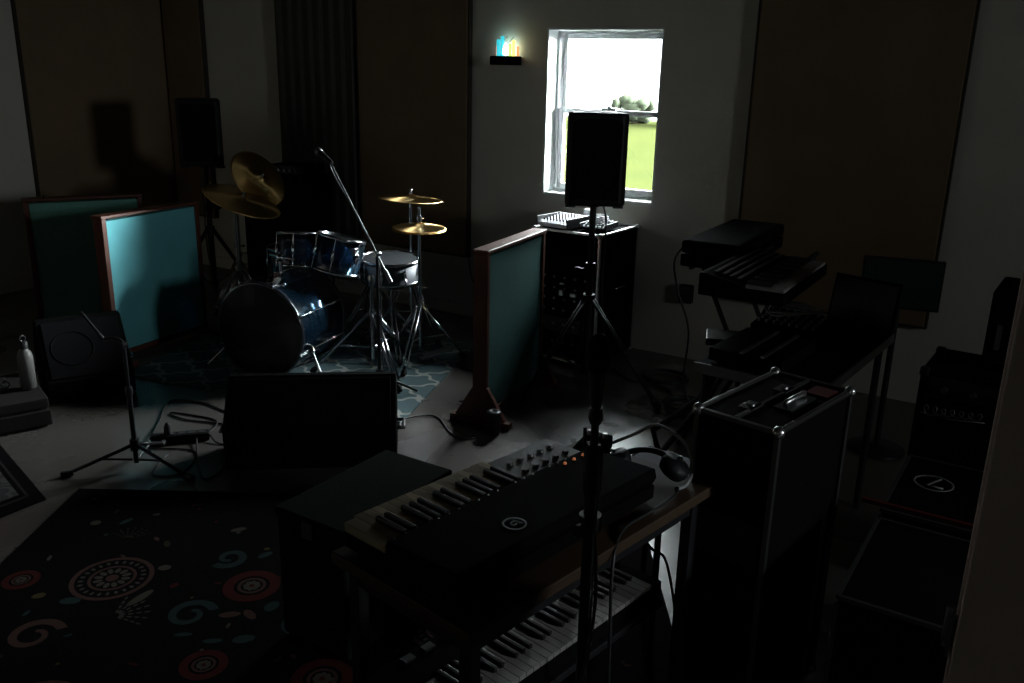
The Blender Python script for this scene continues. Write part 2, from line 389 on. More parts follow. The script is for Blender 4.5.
# dark curtain-like slab between the panels
b = B(); 
n = 22; outl = []
for i in range(n+1):
    x = -5.33 + i*(.76/n); outl.append((x, YB-.05-.006*math.sin(i*2.1)))
outl += [(-4.57, YB-.012), (-5.33, YB-.012)]
b.prism(outl, .12, 2.55, 'xy'); 
cur = tag(b.build('curtain', mat('grey green curtain cloth', (0.085, 0.085, 0.07), 0.95, spec=.1, bump=.3)), 'dull grey curtain hanging against the wall behind the drums', 'curtain')
b = B(); b.cyl((-5.42, YB-.04, 2.565), (-4.5, YB-.04, 2.565), .010); b.ball((-5.42, YB-.04, 2.565), .018); b.ball((-4.5, YB-.04, 2.565), .018)
b.bx((-5.3, YB-.04, 2.56), (-5.28, YB, 2.575)); b.bx((-4.62, YB-.04, 2.56), (-4.60, YB, 2.575))
tag(b.build('curtain_rod', 'blackpaint'), 'thin black rod above the grey curtain', 'curtain rod')

# right foreground door jamb, close to the camera; unseen right part added to shade the table
b = B(); b.bx((-.046, 1.36, 0), (1.6, 1.46, ZC)); b.bx((-.052, 1.40, 0), (-.046, 1.44, ZC))
j = structure(b.build('trim_2', 'jamb', bevel=.004))
b = B(); b.cyl((-.061, 1.42, .83), (-.061, 1.42, .90), .007); b.bx((-.058, 1.385, .83), (-.052, 1.42, .90)); b.build('hinge', 'chrome', j)

# ------------------------------------------------------------------ outside
b = B(); b.add([(-45, YB+.25, -.4), (3.9, YB+.25, -.4), (25, 24.5, .38), (-45, 24, .38), (-45, YB+.25, -.6), (3.9, YB+.25, -.6), (25, 24.5, .18), (-45, 24, .18)], [(0, 1, 2, 3), (4, 7, 6, 5), (0, 4, 5, 1), (1, 5, 6, 2), (2, 6, 7, 3), (3, 7, 4, 0)])
tag(b.build('lawn', 'grass'), 'sunlit green lawn seen through the window', 'lawn')
def tree(x, y, h, w, label):
    t = thing('tree', label, 'tree', (x, y, .345), 0, 'trees beyond the lawn')
    b = B(); b.cyl((0, 0, 0), (0, 0, h*.5), w*.09, w*.05, 10)
    for k in range(4):
        a = k*1.6; b.cyl((0, 0, h*.3), (w*.3*math.cos(a), w*.3*math.sin(a), h*.6), w*.04, w*.02, 8)
    b.build('trunk', 'bark', t)
    b = B()
    for k in range(34):
        a = random.uniform(0, 2*PI); q = random.uniform(0, .42)*w; z = random.uniform(.30, .86)*h
        c = (q*math.cos(a), q*math.sin(a), z); r = random.uniform(.13, .22)*w*(1.1-.5*z/h)
        b.ball(c, r, 8)
    o = b.build('foliage', 'leaves', t)
    tx = bpy.data.textures.new('leaf clumps', 'CLOUDS'); tx.noise_scale = .35
    md = o.modifiers.new('clumps', 'DISPLACE'); md.texture = tx; md.strength = .35
for x, y, h, w, l in ((-10.9, 23.3, 1.3, 2.4, 'low leafy tree beyond the lawn, in the right corner of the window'), (-9.3, 23.3, 1.5, 2.4, 'low leafy tree beyond the lawn, right of its twin by the window edge')):
    tree(x, y, h*.5, w*.6, l)

# ------------------------------------------------------------------ wall lamp with coloured glass
t = thing('crystal_lamp', 'small lamp of glowing coloured rods on a dark wall shelf', 'lamp', (-3.25, YB, 1.725))
b = B(); b.bx((-.085, -.12, 0), (.085, -.003, .055)); b.build('base', 'synthblack', t, bevel=.005)
b = B()
for k, (x, h) in enumerate(((-.058, .10), (-.058+.03, .12))): b.cyl((x, -.06, .055), (x, -.06, .055+h), .012)
b.build('teal_rod', 'teal_glow', t)
b = B(); b.lathe([(.001, 0), (.020, .012), (.016, .05), (.004, .075)], (-.002, -.06, .057)); b.build('bulb', 'white_glow', t)
b = B(); b.cyl((.026, -.055, .055), (.026, -.055, .13), .010); b.build('green_rod', 'green_glow', t)
b = B(); b.cyl((.056, -.06, .055), (.056, -.06, .15), .011); b.build('yellow_rod', 'yellow_glow', t)
b = B(); b.cyl((-.078, -.045, .055), (-.078, -.045, .115), .006); b.cyl((.076, -.04, .055), (.076, -.04, .115), .006); b.build('orange_rod', 'orange_glow', t)
b = B(); b.cyl((.003, -.09, .10), (.03, -.02, .17), .003); b.cyl((-.03, -.085, .12), (-.01, -.03, .175), .003); b.cyl((-.05, -.08, .12), (-.07, -.03, .165), .003); b.build('glass_spike', 'lampglass', t)

# ------------------------------------------------------------------ PA speakers on tripod stands
def make_speaker(label, loc, rz):
    t = thing('loudspeaker', label, 'speaker', loc, rz, 'black loudspeakers on tripod stands')
    w, h, d = .30, .455, .26
    ol = [(-w/2, -d/2+.03), (-w/2+.02, -d/2), (w/2-.02, -d/2), (w/2, -d/2+.03), (w/2-.045, d/2-.02), (w/2-.08, d/2), (-w/2+.08, d/2), (-w/2+.045, d/2-.02)]
    b = B(); b.prism(ol, 0, h, 'xy'); b.build('cabinet', 'black', t, bevel=.014)
    b = B(); b.prism([(-w/2+.035, .035), (w/2-.035, .035), (w/2-.03, h-.05), (w/2-.06, h-.03), (-w/2+.06, h-.03), (-w/2+.03, h-.05)], -d/2-.008, -d/2+.004, 'xz'); b.build('front_grille', 'grille', t, bevel=.004)
    b = B(); b.torus((0, -d/2-.008, .165), .105, .004, (0, 1, 0)); b.build('woofer_ring', 'grille', t)
    b = B(); b.bx((-.07, -.02, h-.004), (.07, .045, h+.003)); b.build('top_handle', 'blackpaint', t, bevel=.002)
    b = B(); b.bx((-.08, d/2-.002, .10), (.08, d/2+.006, .34)); p = b.build('rear_plate', 'blackpaint', t, bevel=.002)
    b = B()
    for k in range(3): b.lathe([(.012, 0), (.010, .014)], (-.04+.04*k, d/2+.006, .28), (0, 1, 0), 12)
    b.build('knob', 'black', p)
    b = B()
    for x in (-.12, .12): b.bx((x-.025, -.09, -.012), (x+.025, -.03, 0))
    b.build('foot_pad', 'rubber', t)
    b = B(); b.lathe([(.030, -.018), (.030, 0)], (0, 0, 0)); b.build('pole_socket', 'black', t)
    return t
def make_tripod(label, loc, rz, top, spread, hub=.55):
    t = thing('speaker_stand', label, 'speaker stand', loc, rz, 'black tripod speaker stands')
    b = B(); b.cyl((0, 0, .12), (0, 0, hub+.18), .019); b.build('lower_tube', 'blackpaint', t)
    b = B(); b.cyl((0, 0, hub+.16), (0, 0, top), .0165); b.build('pole', 'blackpaint', t)
    b = B(); b.lathe([(.028, 0), (.030, .01), (.030, .05), (.024, .06)], (0, 0, hub+.13)); c = b.build('collar', 'black', t)
    b = B(); b.cyl((.02, 0, hub+.16), (.075, 0, hub+.16), .006); b.lathe([(.014, 0), (.018, .02), (.010, .03)], (.07, 0, hub+.16), (1, 0, 0)); b.build('clamp_knob', 'black', c)
    b = B(); b.lathe([(.032, 0), (.032, .05)], (0, 0, hub-.03)); b.lathe([(.030, 0), (.030, .04)], (0, 0, .13)); b.build('leg_bracket', 'black', t)
    for k in range(3):
        a = 2*PI*k/3; c, s = math.cos(a), math.sin(a); pc, ps = -s, c
        b = B()
        for o in (-.013, .013):
            b.tube([(.025*c+o*pc, .025*s+o*ps, hub-.005), (spread*c+o*pc*.6, spread*s+o*ps*.6, .022)], .008)
        l = b.build('leg', 'blackpaint', t)
        b = B(); b.cyl((.025*c, .025*s, .15), (spread*.5*c, spread*.5*s, hub*.5+.01), .006); b.build('brace', 'blackpaint', t)
        b = B(); b.lathe([(.014, -.02), (.02, 0.0), (.018, .04)], (spread*c, spread*s, .0205), (-c*.6, -s*.6, .8)); b.build('rubber_foot', 'rubber', l)
    return t
sp1 = make_speaker('black loudspeaker on a stand in front of the bright window', (-2.11, 4.09, 1.052), math.radians(30))
st1 = make_tripod('black tripod stand holding the speaker before the window', (-2.11, 4.09, 0), math.radians(244), 1.05, .42)
sp2 = copy_tree(sp1, (-5.27, 4.215, 1.005), math.radians(40), 'black loudspeaker on a stand in the left corner behind the cymbals')
st2 = copy_tree(st1, (-5.27, 4.215, -.0), math.radians(20), 'black tripod stand holding the speaker in the left corner')
for o in st2.children:      # the corner stand is set lower: its own shorter pole
    if o.name.startswith('pole'):
        o.data = o.data.copy()
        for v in o.data.vertices:
            if v.co.z > .9: v.co.z = 1.001
b = B(); b.tube(smooth_path([(-2.19, 4.232, 1.16), (-2.13, 4.27, .98), (-2.07, 4.17, .85), (-2.06, 4.14, .6), (-2.1, 4.3, .2), (-2.15, 4.5, .008), (-2.4, 4.7, .008)]), .005)
tag(b.build('cable', 'cable'), 'black lead hanging down the speaker stand before the window', 'cable')
b = B(); b.tube(smooth_path([(-5.37, 4.32, 1.06), (-5.42, 4.30, .85), (-5.40, 4.28, .6), (-5.42, 4.30, .35), (-5.5, 4.4, .008), (-6.1, 4.7, .008)]), .005)
tag(b.build('cable', 'cable'), 'black lead hanging from the corner speaker', 'cable')

# ------------------------------------------------------------------ acoustic baffles
def baffle(A, Bp, h, label, fab, brackets=True, z0=.035, th=.075):
    A = V((*A, 0)); Bp = V((*Bp, 0)); d = Bp-A; Lh = d.length; rz = math.atan2(d.y, d.x); c = (A+Bp)/2
    t = thing('acoustic_baffle', label, 'acoustic baffle', c, rz, 'free-standing teal baffles')
    f = .032
    b = B(); b.bx((-Lh/2+f, -th/2+.006, z0+f), (Lh/2-f, th/2-.006, h-f)); b.build('fabric_panel', fab, t, bevel=.004)
    b = B(); b.bx((-Lh/2, -th/2, z0), (-Lh/2+f, th/2, h-f*.6)); b.bx((Lh/2-f, -th/2, z0), (Lh/2, th/2, h-f*.6))
    b.bx((-Lh/2+f, -th/2, z0), (Lh/2-f, th/2, z0+f)); b.build('frame', 'frame', t, bevel=.004)
    b = B(); b.bx((-Lh/2-.006, -th/2-.006, h-f*.6), (Lh/2+.006, th/2+.006, h)); b.build('top_rail', 'frame', t, bevel=.005)
    for s in (-1, 1):
        x = s*(Lh/2-.02)
        b = B(); b.bx((x-.02, -.165, 0), (x+.02, .165, .034))
        if brackets:
            for q in (-1, 1): b.prism([(q*th/2, .034), (q*.14, .034), (q*.13, .05), (q*th/2, .20)], x-.014, x+.014, 'yz')
        b.build('foot', 'frame', t, bevel=.003)
    return t
baffle((-4.62, 2.93), (-4.712, 3.66), .865, 'bright teal baffle lit by the window, left of the bass drum', 'teal', brackets=False)
baffle((-5.555, 3.04), (-5.235, 3.655), .865, 'dim green-teal baffle behind the brightly lit one', 'teallift', brackets=False)
baffle((-2.335, 3.40), (-2.425, 4.09), .885, 'narrow-looking teal baffle seen edge-on between rug and window stand', 'tealshade')
# items on / near the baffles
t = thing('tumbler', 'black ribbed tumbler standing at the foot of the middle baffle', 'tumbler', (-2.215, 3.352, 0))
b = B(); b.lathe([(.030, 0), (.034, .006), (.036, .10), (.036, .104)], n=24); b.build('body', 'black', t)
b = B(); b.lathe([(.0375, .104), (.0375, .112), (.030, .118), (.012, .120), (.010, .116), (.001, .116)], n=24); b.build('lid', 'blackpaint', t)
b = B(); b.lathe([(.001, 0), (.009, .001), (.010, .006), (.006, .011), (.001, .012)], (-5.50, 3.145, .866)); tag(b.build('metal_button', 'chrome'), 'tiny shiny metal button on top of the dim baffle', 'button')

# ------------------------------------------------------------------ rugs
b = B()
cr = [(-2.653, 3.189), (-4.35, 2.83), (-4.87, 4.15), (-3.12, 4.50)]
import mathutils
def quad_rug(name, pts, th, mats, label, border=0):
    c = V((sum(p[0] for p in pts)/4, sum(p[1] for p in pts)/4, 0)); d = V((pts[1][0]-pts[0][0], pts[1][1]-pts[0][1], 0)); rz = math.atan2(d.y, d.x)
    Rm = Matrix.Rotation(-rz, 3, 'Z'); loc = [Rm @ (V((*p, 0))-c) for p in pts]
    b = B(); b.prism([(p.x, p.y) for p in loc], 0.001, th, 'xy')
    if border:
        b2 = [(p.x*(1-border), p.y*(1-border)) for p in loc]; b.prism(b2, th, th+.0008, 'xy', 1)
        b3 = [(p.x*(1-border*.75), p.y*(1-border*.75)) for p in loc]; b4 = [(p.x*(1-border*.6), p.y*(1-border*.6)) for p in loc]
        vs = [(x, y, th+.0006) for x, y in b3] + [(x, y, th+.0006) for x, y in b4]
        b.add(vs, [(i, (i+1) % 4, (i+1) % 4+4, i+4) for i in range(4)], 2)
    return tag(b.build(name, mats, None, loc=c, rz=rz), label, 'rug')
quad_rug('trellis_rug', cr, .010, 'trellis', 'teal rug with pale trellis pattern under the drum kit')
quad_rug('border_rug', [(-3.30, 1.735), (-3.285, .95), (-4.75, .98), (-4.72, 2.12)], .008, ['rugdark', 'ornament', 'crate'], 'small dark bordered rug at the left edge of the picture', .16)

# floral rug with woven motifs (one pile surface, several colours)
e1 = V((.843, .537, 0)); e2 = V((.537, -.843, 0)); O = V((-3.27, 1.86, 0)); LX, LY = 2.30, 1.75
cen = O + e1*LX/2 + e2*LY/2; rzr = math.atan2(e1.y, e1.x)
mats = ['rugdark', 'rugcream', 'rugred', 'rugteal', 'ruggreen', 'rugpink', 'rugyellow']; CI = {m: i for i, m in enumerate(mats)}
b = B(); b.bx((-LX/2, -LY/2, .001), (LX/2, LY/2, .009))
def lp(p):
    q = V((*p, 0))-cen; return V((q.dot(e1), -q.dot(e2)))
_lift = [0]
def zz():
    _lift[0] = (_lift[0]+1) % 12; return .0093+.00006*_lift[0]
def inside(x, y): return abs(x) < LX/2-.02 and abs(y) < LY/2-.02
def blob(c, rx, ry, a, col, n=18, star=0, k=0):
    z = zz(); ca, sa = math.cos(a), math.sin(a); vs = []
    for i in range(n):
        th = 2*PI*i/n; r = 1+star*math.cos(k*th); x = rx*r*math.cos(th); y = ry*r*math.sin(th)
        px, py = c[0]+ca*x-sa*y, c[1]+sa*x+ca*y
        if not inside(px, py): return
        vs.append((px, py, z))
    b.add(vs, [tuple(range(n))], CI[col])
def ring(c, r0, r1, col, n=36):
    z = zz(); vs = []
    for i in range(n):
        a = 2*PI*i/n
        for r in (r0, r1):
            x, y = c[0]+r*math.cos(a), c[1]+r*math.sin(a)
            if not inside(x, y): return
            vs.append((x, y, z))
    b.add(vs, [(2*i, 2*i+1, (2*i+3) % (2*n), (2*i+2) % (2*n)) for i in range(n)], CI[col])
def rosette(c, r, cols, pet=12):
    ring(c, r*.88, r, cols[0]); ring(c, r*.50, r*.58, cols[0])
    for k in range(pet*2):
        a = PI*k/pet; blob((c[0]+r*.74*math.cos(a), c[1]+r*.74*math.sin(a)), r*.07, r*.045, a, cols[1], 10)
    for k in range(pet):
        a = 2*PI*k/pet; blob((c[0]+r*.34*math.cos(a), c[1]+r*.34*math.sin(a)), r*.12, r*.07, a, cols[1], 10)
    blob(c, r*.16, r*.16, 0, cols[0], 14)
def bull(c, r):
    ring(c, r*.80, r, 'rugred'); ring(c, r*.62, r*.80, 'rugred'); ring(c, r*.38, r*.5, 'rugpink'); blob(c, r*.30, r*.30, 0, 'rugcream', 20, .12, 8); blob(c, r*.1, r*.1, 0, 'rugred')
def leaf(c, l, w, a, col): blob(c, l, w, a, col, 14, .0)
def swirl(c, r, a0, col, turns=1.2, w=.016):
    z = zz(); n = 30; vs = []
    for i in range(n+1):
        t_ = i/n; a = a0+turns*2*PI*t_; rr = r*(1-.72*t_); ww = w*(1-.5*t_)
        for q in (rr-ww, rr+ww):
            x, y = c[0]+q*math.cos(a), c[1]+q*math.sin(a)
            if not inside(x, y): return
            vs.append((x, y, z))
    b.add(vs, [(2*i, 2*i+1, 2*i+3, 2*i+2) for i in range(n)], CI[col])
def sprig(c, r, a0, col):
    for k in range(7):
        a = a0+(k-3)*.33
        for q in range(1, 5):
            blob((c[0]+r*q/4*math.cos(a), c[1]+r*q/4*math.sin(a)), r*.10, r*.04, a, col, 8)
rosette(lp((-2.56, 1.53)), .135, ('rugpink', 'rugcream'))
bull(lp((-2.136, 1.766)), .095); bull(lp((-1.93, 1.40)), .07); bull(lp((-2.80, 1.35)), .06)
bull(lp((-1.70, 2.35)), .10); rosette(lp((-1.45, 1.95)), .12, ('rugpink', 'rugcream')); bull(lp((-1.60, 1.55)), .09)
rosette(lp((-2.15, 1.02)), .12, ('rugpink', 'rugcream'))
swirl(lp((-2.17, 1.54)), .075, .4, 'rugteal'); swirl(lp((-2.057, 1.959)), .07, 2.2, 'rugteal'); swirl(lp((-1.84, 1.70)), .06, 1, 'rugteal')
swirl(lp((-2.338, 1.845)), .06, 4, 'rugteal'); swirl(lp((-2.47, 1.20)), .08, .5, 'rugpink'); swirl(lp((-1.73, 1.97)), .07, 0, 'rugteal')
sprig(lp((-2.36, 1.40)), .10, .6, 'rugcream'); sprig(lp((-1.83, 1.86)), .09, 3.6, 'rugcream'); sprig(lp((-2.75, 1.72)), .08, 1.6, 'ruggreen')
for p, l, w, a, c in (((-2.38, 1.51), .055, .016, 1.1, 'rugcream'), ((-2.065, 1.612), .035, .016, .2, 'rugpink'), ((-2.013, 1.648), .032, .016, 2.3, 'rugpink'), ((-2.47, 1.672), .022, .018, .2, 'rugcream'),
        ((-2.953, 1.726), .020, .018, 0, 'rugcream'), ((-2.66, 1.33), .022, .016, .5, 'rugyellow'), ((-2.55, 1.37), .034, .020, .1, 'rugteal'), ((-1.99, 1.72), .03, .022, 1.2, 'rugteal'),
        ((-1.93, 1.55), .035, .020, .3, 'rugteal'), ((-2.0, 1.49), .03, .012, .1, 'rugteal'), ((-2.1, 1.46), .028, .010, .1, 'rugteal'), ((-2.25, 1.93), .03, .014, .8, 'rugteal'), ((-2.1, 1.85), .02, .010, .4, 'rugred'),
        ((-2.6, 1.78), .024, .012, 2.0, 'ruggreen'), ((-2.87, 1.80), .03, .012, 1.0, 'rugteal'), ((-2.35, 1.62), .018, .012, 1.0, 'rugred'), ((-2.47, 2.0), .03, .014, .4, 'rugcream'), ((-1.9, 2.1), .03, .014, .4, 'rugcream')):
    leaf(lp(p), l, w, a, c)
for k in range(95):
    x, y = random.uniform(-LX/2+.08, LX/2-.08), random.uniform(-LY/2+.08, LY/2-.08)
    leaf((x, y), random.uniform(.007, .02), random.uniform(.005, .010), random.uniform(0, 3), random.choice(mats[1:]))
fr = tag(b.build('floral_rug', mats, None, loc=cen, rz=rzr), 'large near-black rug with red, cream and teal flower motifs in the foreground', 'rug')

# ------------------------------------------------------------------ drum kit
KIT = 'blue acrylic drum kit'
def drum(name, label, loc, r, h, ax, shell, batter, reso, lugs=6, cat='drum', hoopm='chrome'):
    t = thing(name, label, cat, loc); u, w, d = axis_frame(ax)
    b = B(); b.lathe([(r, -h/2), (r, h/2), (r-.006, h/2), (r-.006, -h/2), (r, -h/2)], (0, 0, 0), ax, 48); b.cut(192); b.build('shell', shell, t)
    b = B(); b.lathe([(r+.001, h/2-.001), (r+.001, h/2+.005), (r*.98, h/2+.006), (.001, h/2+.006)], (0, 0, 0), ax, 48); b.cut(144); b.build('batter_head', batter, t)
    b = B(); b.lathe([(r+.001, h/2-.001), (r+.001, h/2+.005), (r*.98, h/2+.006), (.001, h/2+.006)], (0, 0, 0), tuple(-k for k in V(ax)), 48); b.cut(144); b.build('resonant_head', reso, t)
    hw = .018 if hoopm == 'chrome' else .026
    for s in (-1, 1):
        b = B(); z = s*(h/2+.003)
        b.lathe([(r+.003, z-hw/2), (r+.013, z-hw/2), (r+.013, z+hw/2), (r+.006, z+hw/2+.001), (r+.003, z+hw/2), (r+.003, z-hw/2)], (0, 0, 0), ax, 48); b.build('hoop', hoopm, t)
    for k in range(lugs):
        a = 2*PI*(k+.5)/lugs; e = u*math.cos(a)+w*math.sin(a)
        b = B()
        if h > .25:
            for s in (-1, 1):
                b.lathe([(.004, -.028), (.010, -.018), (.012, 0), (.010, .018), (.004, .028)], e*(r+.010)+d*(s*h*.28), d, 8)
        else: b.lathe([(.004, -.032), (.010, -.022), (.011, 0), (.010, .022), (.004, .032)], e*(r+.010), d, 8)
        b.cyl(e*(r+.012)-d*(h/2+.002), e*(r+.012)+d*(h/2+.002), .003, n=6)
        b.build('lug', 'chrome', t)
    return t
na = math.radians(-77); nd = V((math.cos(na), math.sin(na), 0)); bc = V((-3.70, 3.25, .287)); blen = .44; bc2 = bc - nd*(blen/2)
bd = drum('bass_drum', 'blue acrylic bass drum with dark hoops lying on its side', bc2, .262, blen, tuple(-nd), 'blueacrylic', 'blueheadthin', 'blueheadthin', 8, hoopm='hoop')
side = V((nd.y, -nd.x, 0))
for s in (-1, 1):
    b = B(); p0 = nd*(blen*.28)+side*s*.25+V((0, 0, -.10)); p1 = nd*(blen*.5)+side*s*.40+V((0, 0, -.270))
    b.cyl(p0, p1, .008); b.lathe([(.012, -.02), (.022, 0), (.018, .03)], p0, p1-p0, 12)
    sp = b.build('spur', 'chrome', bd)
    b = B(); b.lathe([(.007, 0), (.013, .010), (.011, .03)], p1+V((0, 0, -.004)), p0-p1, 10); b.build('rubber_tip', 'rubber', sp)
for k in range(8):
    b = B(); a = 2*PI*(k+.5)/8; e = side*math.cos(a)+V((0, 0, 1))*math.sin(a)
    if abs(e.z) > .3:
        q = e*.285+nd*(blen/2+.014); b.cyl(q-nd*.045, q+nd*.012, .004, n=8); b.cyl(q+nd*.004-e*.012, q+nd*.004+e*.016, .004, n=8); b.box(q-nd*.01-e*.008, (.018, .022, .018)); b.build('hoop_claw', 'chrome', bd)
b = B(); b.cyl((0, 0, .255), (0, 0, .40), .011); b.cyl((-.10, .02, .37), (.10, .0, .37), .009); b.ball((0, 0, .37), .024); b.bx((-.03, -.03, .255), (.03, .03, .285)); b.build('tom_mount', 'chrome', bd)

drum('rack_tom', 'small clear blue tom above the bass drum, nearer the floor tom', (-3.80, 3.66, .66), .120, .18, (-.12, .20, .95), 'blueacrylic', 'clearhead', 'clearhead', 6)
drum('rack_tom', 'clear blue tom above the bass drum, nearer the snare', (-3.545, 3.72, .66), .130, .19, (.10, .20, .95), 'blueacrylic', 'clearhead', 'clearhead', 6)
ft = drum('floor_tom', 'deep clear blue floor tom behind the bass drum', (-4.06, 3.90, .44), .178, .34, (0, 0, 1), 'blueacrylic', 'clearhead', 'clearhead', 6)
for k in range(3):
    a = 2*PI*k/3+.4; e = V((math.cos(a), math.sin(a), 0))
    b = B(); b.tube([e*.20+V((0, 0, .10)), e*.20+V((0, 0, -.36)), e*.225+V((0, 0, -.41))], .006); b.bx(tuple(e*.20-V((.014, .014, .05))), tuple(e*.20+V((.014, .014, .0)))); l = b.build('leg', 'chrome', ft)
    b = B(); b.lathe([(.012, -.020), (.014, 0), (.010, .02)], e*.225+V((0, 0, -.41))); b.build('rubber_foot', 'rubber', l)
sn = drum('snare_drum', 'shiny grey metal snare drum beside the hi-hat', (-3.42, 4.03, .54), .165, .12, (.05, -.05, 1), mat('dull steel shell', (.05, .055, .065), .6, .2), 'whitehead', 'clearhead', 8)
def tripod_hw(t, zhub, spread, rz, r=.009, double=False, matn='chrome', n=3):
    for k in range(n):
        a = 2*PI*k/n+rz; c, s = math.cos(a), math.sin(a); b = B()
        if double:
            for o in (-.012, .012): b.tube([(.02*c-o*s, .02*s+o*c, zhub), (spread*c-o*s, spread*s+o*c, .025)], r*.7)
        else: b.tube([(.02*c, .02*s, zhub), (spread*c, spread*s, .025)], r)
        b.cyl((.015*c, .015*s, zhub*.45), (spread*.55*c, spread*.55*s, zhub*.47), .005)
        l = b.build('leg', matn, t)
        b = B(); b.lathe([(.014, -.018), (.019, 0), (.014, .035)], (spread*c, spread*s, .020), (-c*.7, -s*.7, .6), 10); b.build('rubber_foot', 'rubber', l)
def stand_base(name, label, cat, loc, rz, zhub, spread, top, double=True, matn='chrome'):
    t = thing(name, label, cat, loc, rz)
    tripod_hw(t, zhub, spread, 0, double=double, matn=matn)
    b = B(); b.cyl((0, 0, .10), (0, 0, zhub+.12), .0125); b.build('lower_tube', matn, t)
    b = B(); b.cyl((0, 0, zhub+.10), (0, 0, top), .0095); b.build('upper_tube', matn, t)
    b = B(); b.lathe([(.018, 0), (.018, .03)], (0, 0, zhub+.10)); b.cyl((.01, 0, zhub+.115), (.045, 0, zhub+.115), .004); b.box((.05, 0, zhub+.115), (.006, .03, .014)); b.build('clamp', matn, t)
    return t
def cymbal(t, c, r, ax, name='cymbal'):
    u, w, d = axis_frame(ax); pr = [(.001, .028), (.012, .027), (.030, .020), (.038, .012), (r*.5, .006), (r*.93, -.004), (r, -.007), (r*.93, -.0055), (r*.5, .0045), (.038, .010), (.028, .018), (.001, .026)]
    b = B(); b.lathe(pr, (0, 0, 0), (0, 0, 1), 64); o = b.build(name, 'brass', t, loc=c); o.rotation_euler = d.to_track_quat('Z', 'Y').to_euler()
    b = B(); b.cyl(V(c)+d*.020, V(c)+d*.055, .004); b.lathe([(.014, 0), (.014, .010)], V(c)+d*.028); b.lathe([(.008, 0), (.011, .008), (.004, .014)], V(c)+d*.044); b.build('wing_nut', 'chrome', t)
    return o
# left cymbal stands
t = stand_base('cymbal_stand', 'chrome stand with a steeply tilted bronze cymbal behind the lit baffle', 'cymbal stand', (-4.94, 4.17, .0), math.radians(20), .36, .20, .84)
b = B(); b.tube([(0, 0, .83), (.0, 0, .85), (.165, .028, .93)], .008); b.build('tilter', 'chrome', t)
cymbal(t, (.185, .032, .945), .22, rotm(-math.radians(20)) @ V((.80, .05, .55)))
t = stand_base('cymbal_stand', 'chrome stand with a wide bronze ride cymbal tilted over the floor tom', 'cymbal stand', (-4.66, 3.95, .010), math.radians(75), .36, .17, .78)
b = B(); b.tube([(0, 0, .77), (0, 0, .80), (.02, -.04, .825)], .008); b.build('tilter', 'chrome', t)
cymbal(t, (.02, -.05, .835), .255, rotm(-math.radians(75)) @ V((.36, .12, .92)))
# crash on the right, behind the snare
t = stand_base('cymbal_stand', 'chrome stand with a flat bronze crash cymbal behind the snare', 'cymbal stand', (-3.50, 4.32, .010), math.radians(110), .42, .26, .90)
cymbal(t, (0, 0, .915), .20, (.03, -.05, 1))
# hi-hat
t = stand_base('hi_hat_stand', 'chrome stand with a closed pair of bronze hi-hats and a pedal', 'hi-hat', (-3.17, 3.99, .010), math.radians(48), .34, .27, .93)
cymbal(t, (0, 0, .815), .155, (.02, -.03, 1), 'top_hat'); b = B(); b.lathe([(.001, -.02), (.035, -.012), (.08, -.004), (.155, .006), (.155, .008), (.08, -.002), (.001, -.01)], (0, 0, .790), (0, 0, 1), 40); b.build('bottom_hat', 'brass', t)
b = B(); b.lathe([(.016, 0), (.016, .03)], (0, 0, .85)); b.cyl((0, 0, .86), (.03, .01, .865), .004); b.build('clutch', 'chrome', t)
b = B(); b.box((.12, 0, .06), (.20, .075, .008), ry=math.radians(-14)); b.bx((.0, -.04, .0), (.06, .04, .02)); b.build('pedal', 'aludark', t, bevel=.002)
# snare stand
t = stand_base('snare_stand', 'chrome stand holding the snare drum', 'snare stand', (-3.42, 4.03, .010), math.radians(80), .26, .25, .42)
b = B()
for k in range(3):
    a = 2*PI*k/3+.3; c, s = math.cos(a), math.sin(a); b.tube([(0, 0, .40), (.16*c, .16*s, .445), (.187*c, .187*s, .462), (.187*c, .187*s, .50)], .006)
b.build('basket', 'chrome', t)
# kick pedal
t = thing('kick_pedal', 'silver and black bass drum pedal on the rug behind the bass drum', 'drum pedal', (-3.83, 3.86, .010), math.radians(105))
b = B(); b.bx((-.10, -.04, 0), (.16, .04, .012)); b.build('base_plate', 'blackpaint', t)
b = B(); b.box((.02, 0, .05), (.22, .07, .008), ry=math.radians(12)); b.build('footboard', 'aludark', t, bevel=.002)
b = B(); b.bx((-.10, -.055, .012), (-.085, -.045, .20)); b.bx((-.10, .045, .012), (-.085, .055, .20)); b.cyl((-.0925, -.055, .19), (-.0925, .055, .19), .006); b.build('post', 'chrome', t)
b = B(); b.cyl((-.0925, 0, .19), (-.06, 0, .33), .004); b.lathe([(.018, -.02), (.022, 0), (.018, .02)], (-.058, 0, .33), (1, 0, -.2), 14); b.build('beater', 'chrome', t)
# throne
t = thing('drum_throne', 'round black drum stool behind the kit', 'drum stool', (-3.90, 4.40, .010))
b = B(); b.lathe([(.14, 0), (.165, .01), (.17, .04), (.165, .075), (.14, .085), (.001, .088)], (0, 0, .40), n=32); b.build('seat', 'tolex', t)
tripod_hw(t, .30, .24, .4, double=True); b = B(); b.cyl((0, 0, .10), (0, 0, .40), .014); b.build('post', 'chrome', t)
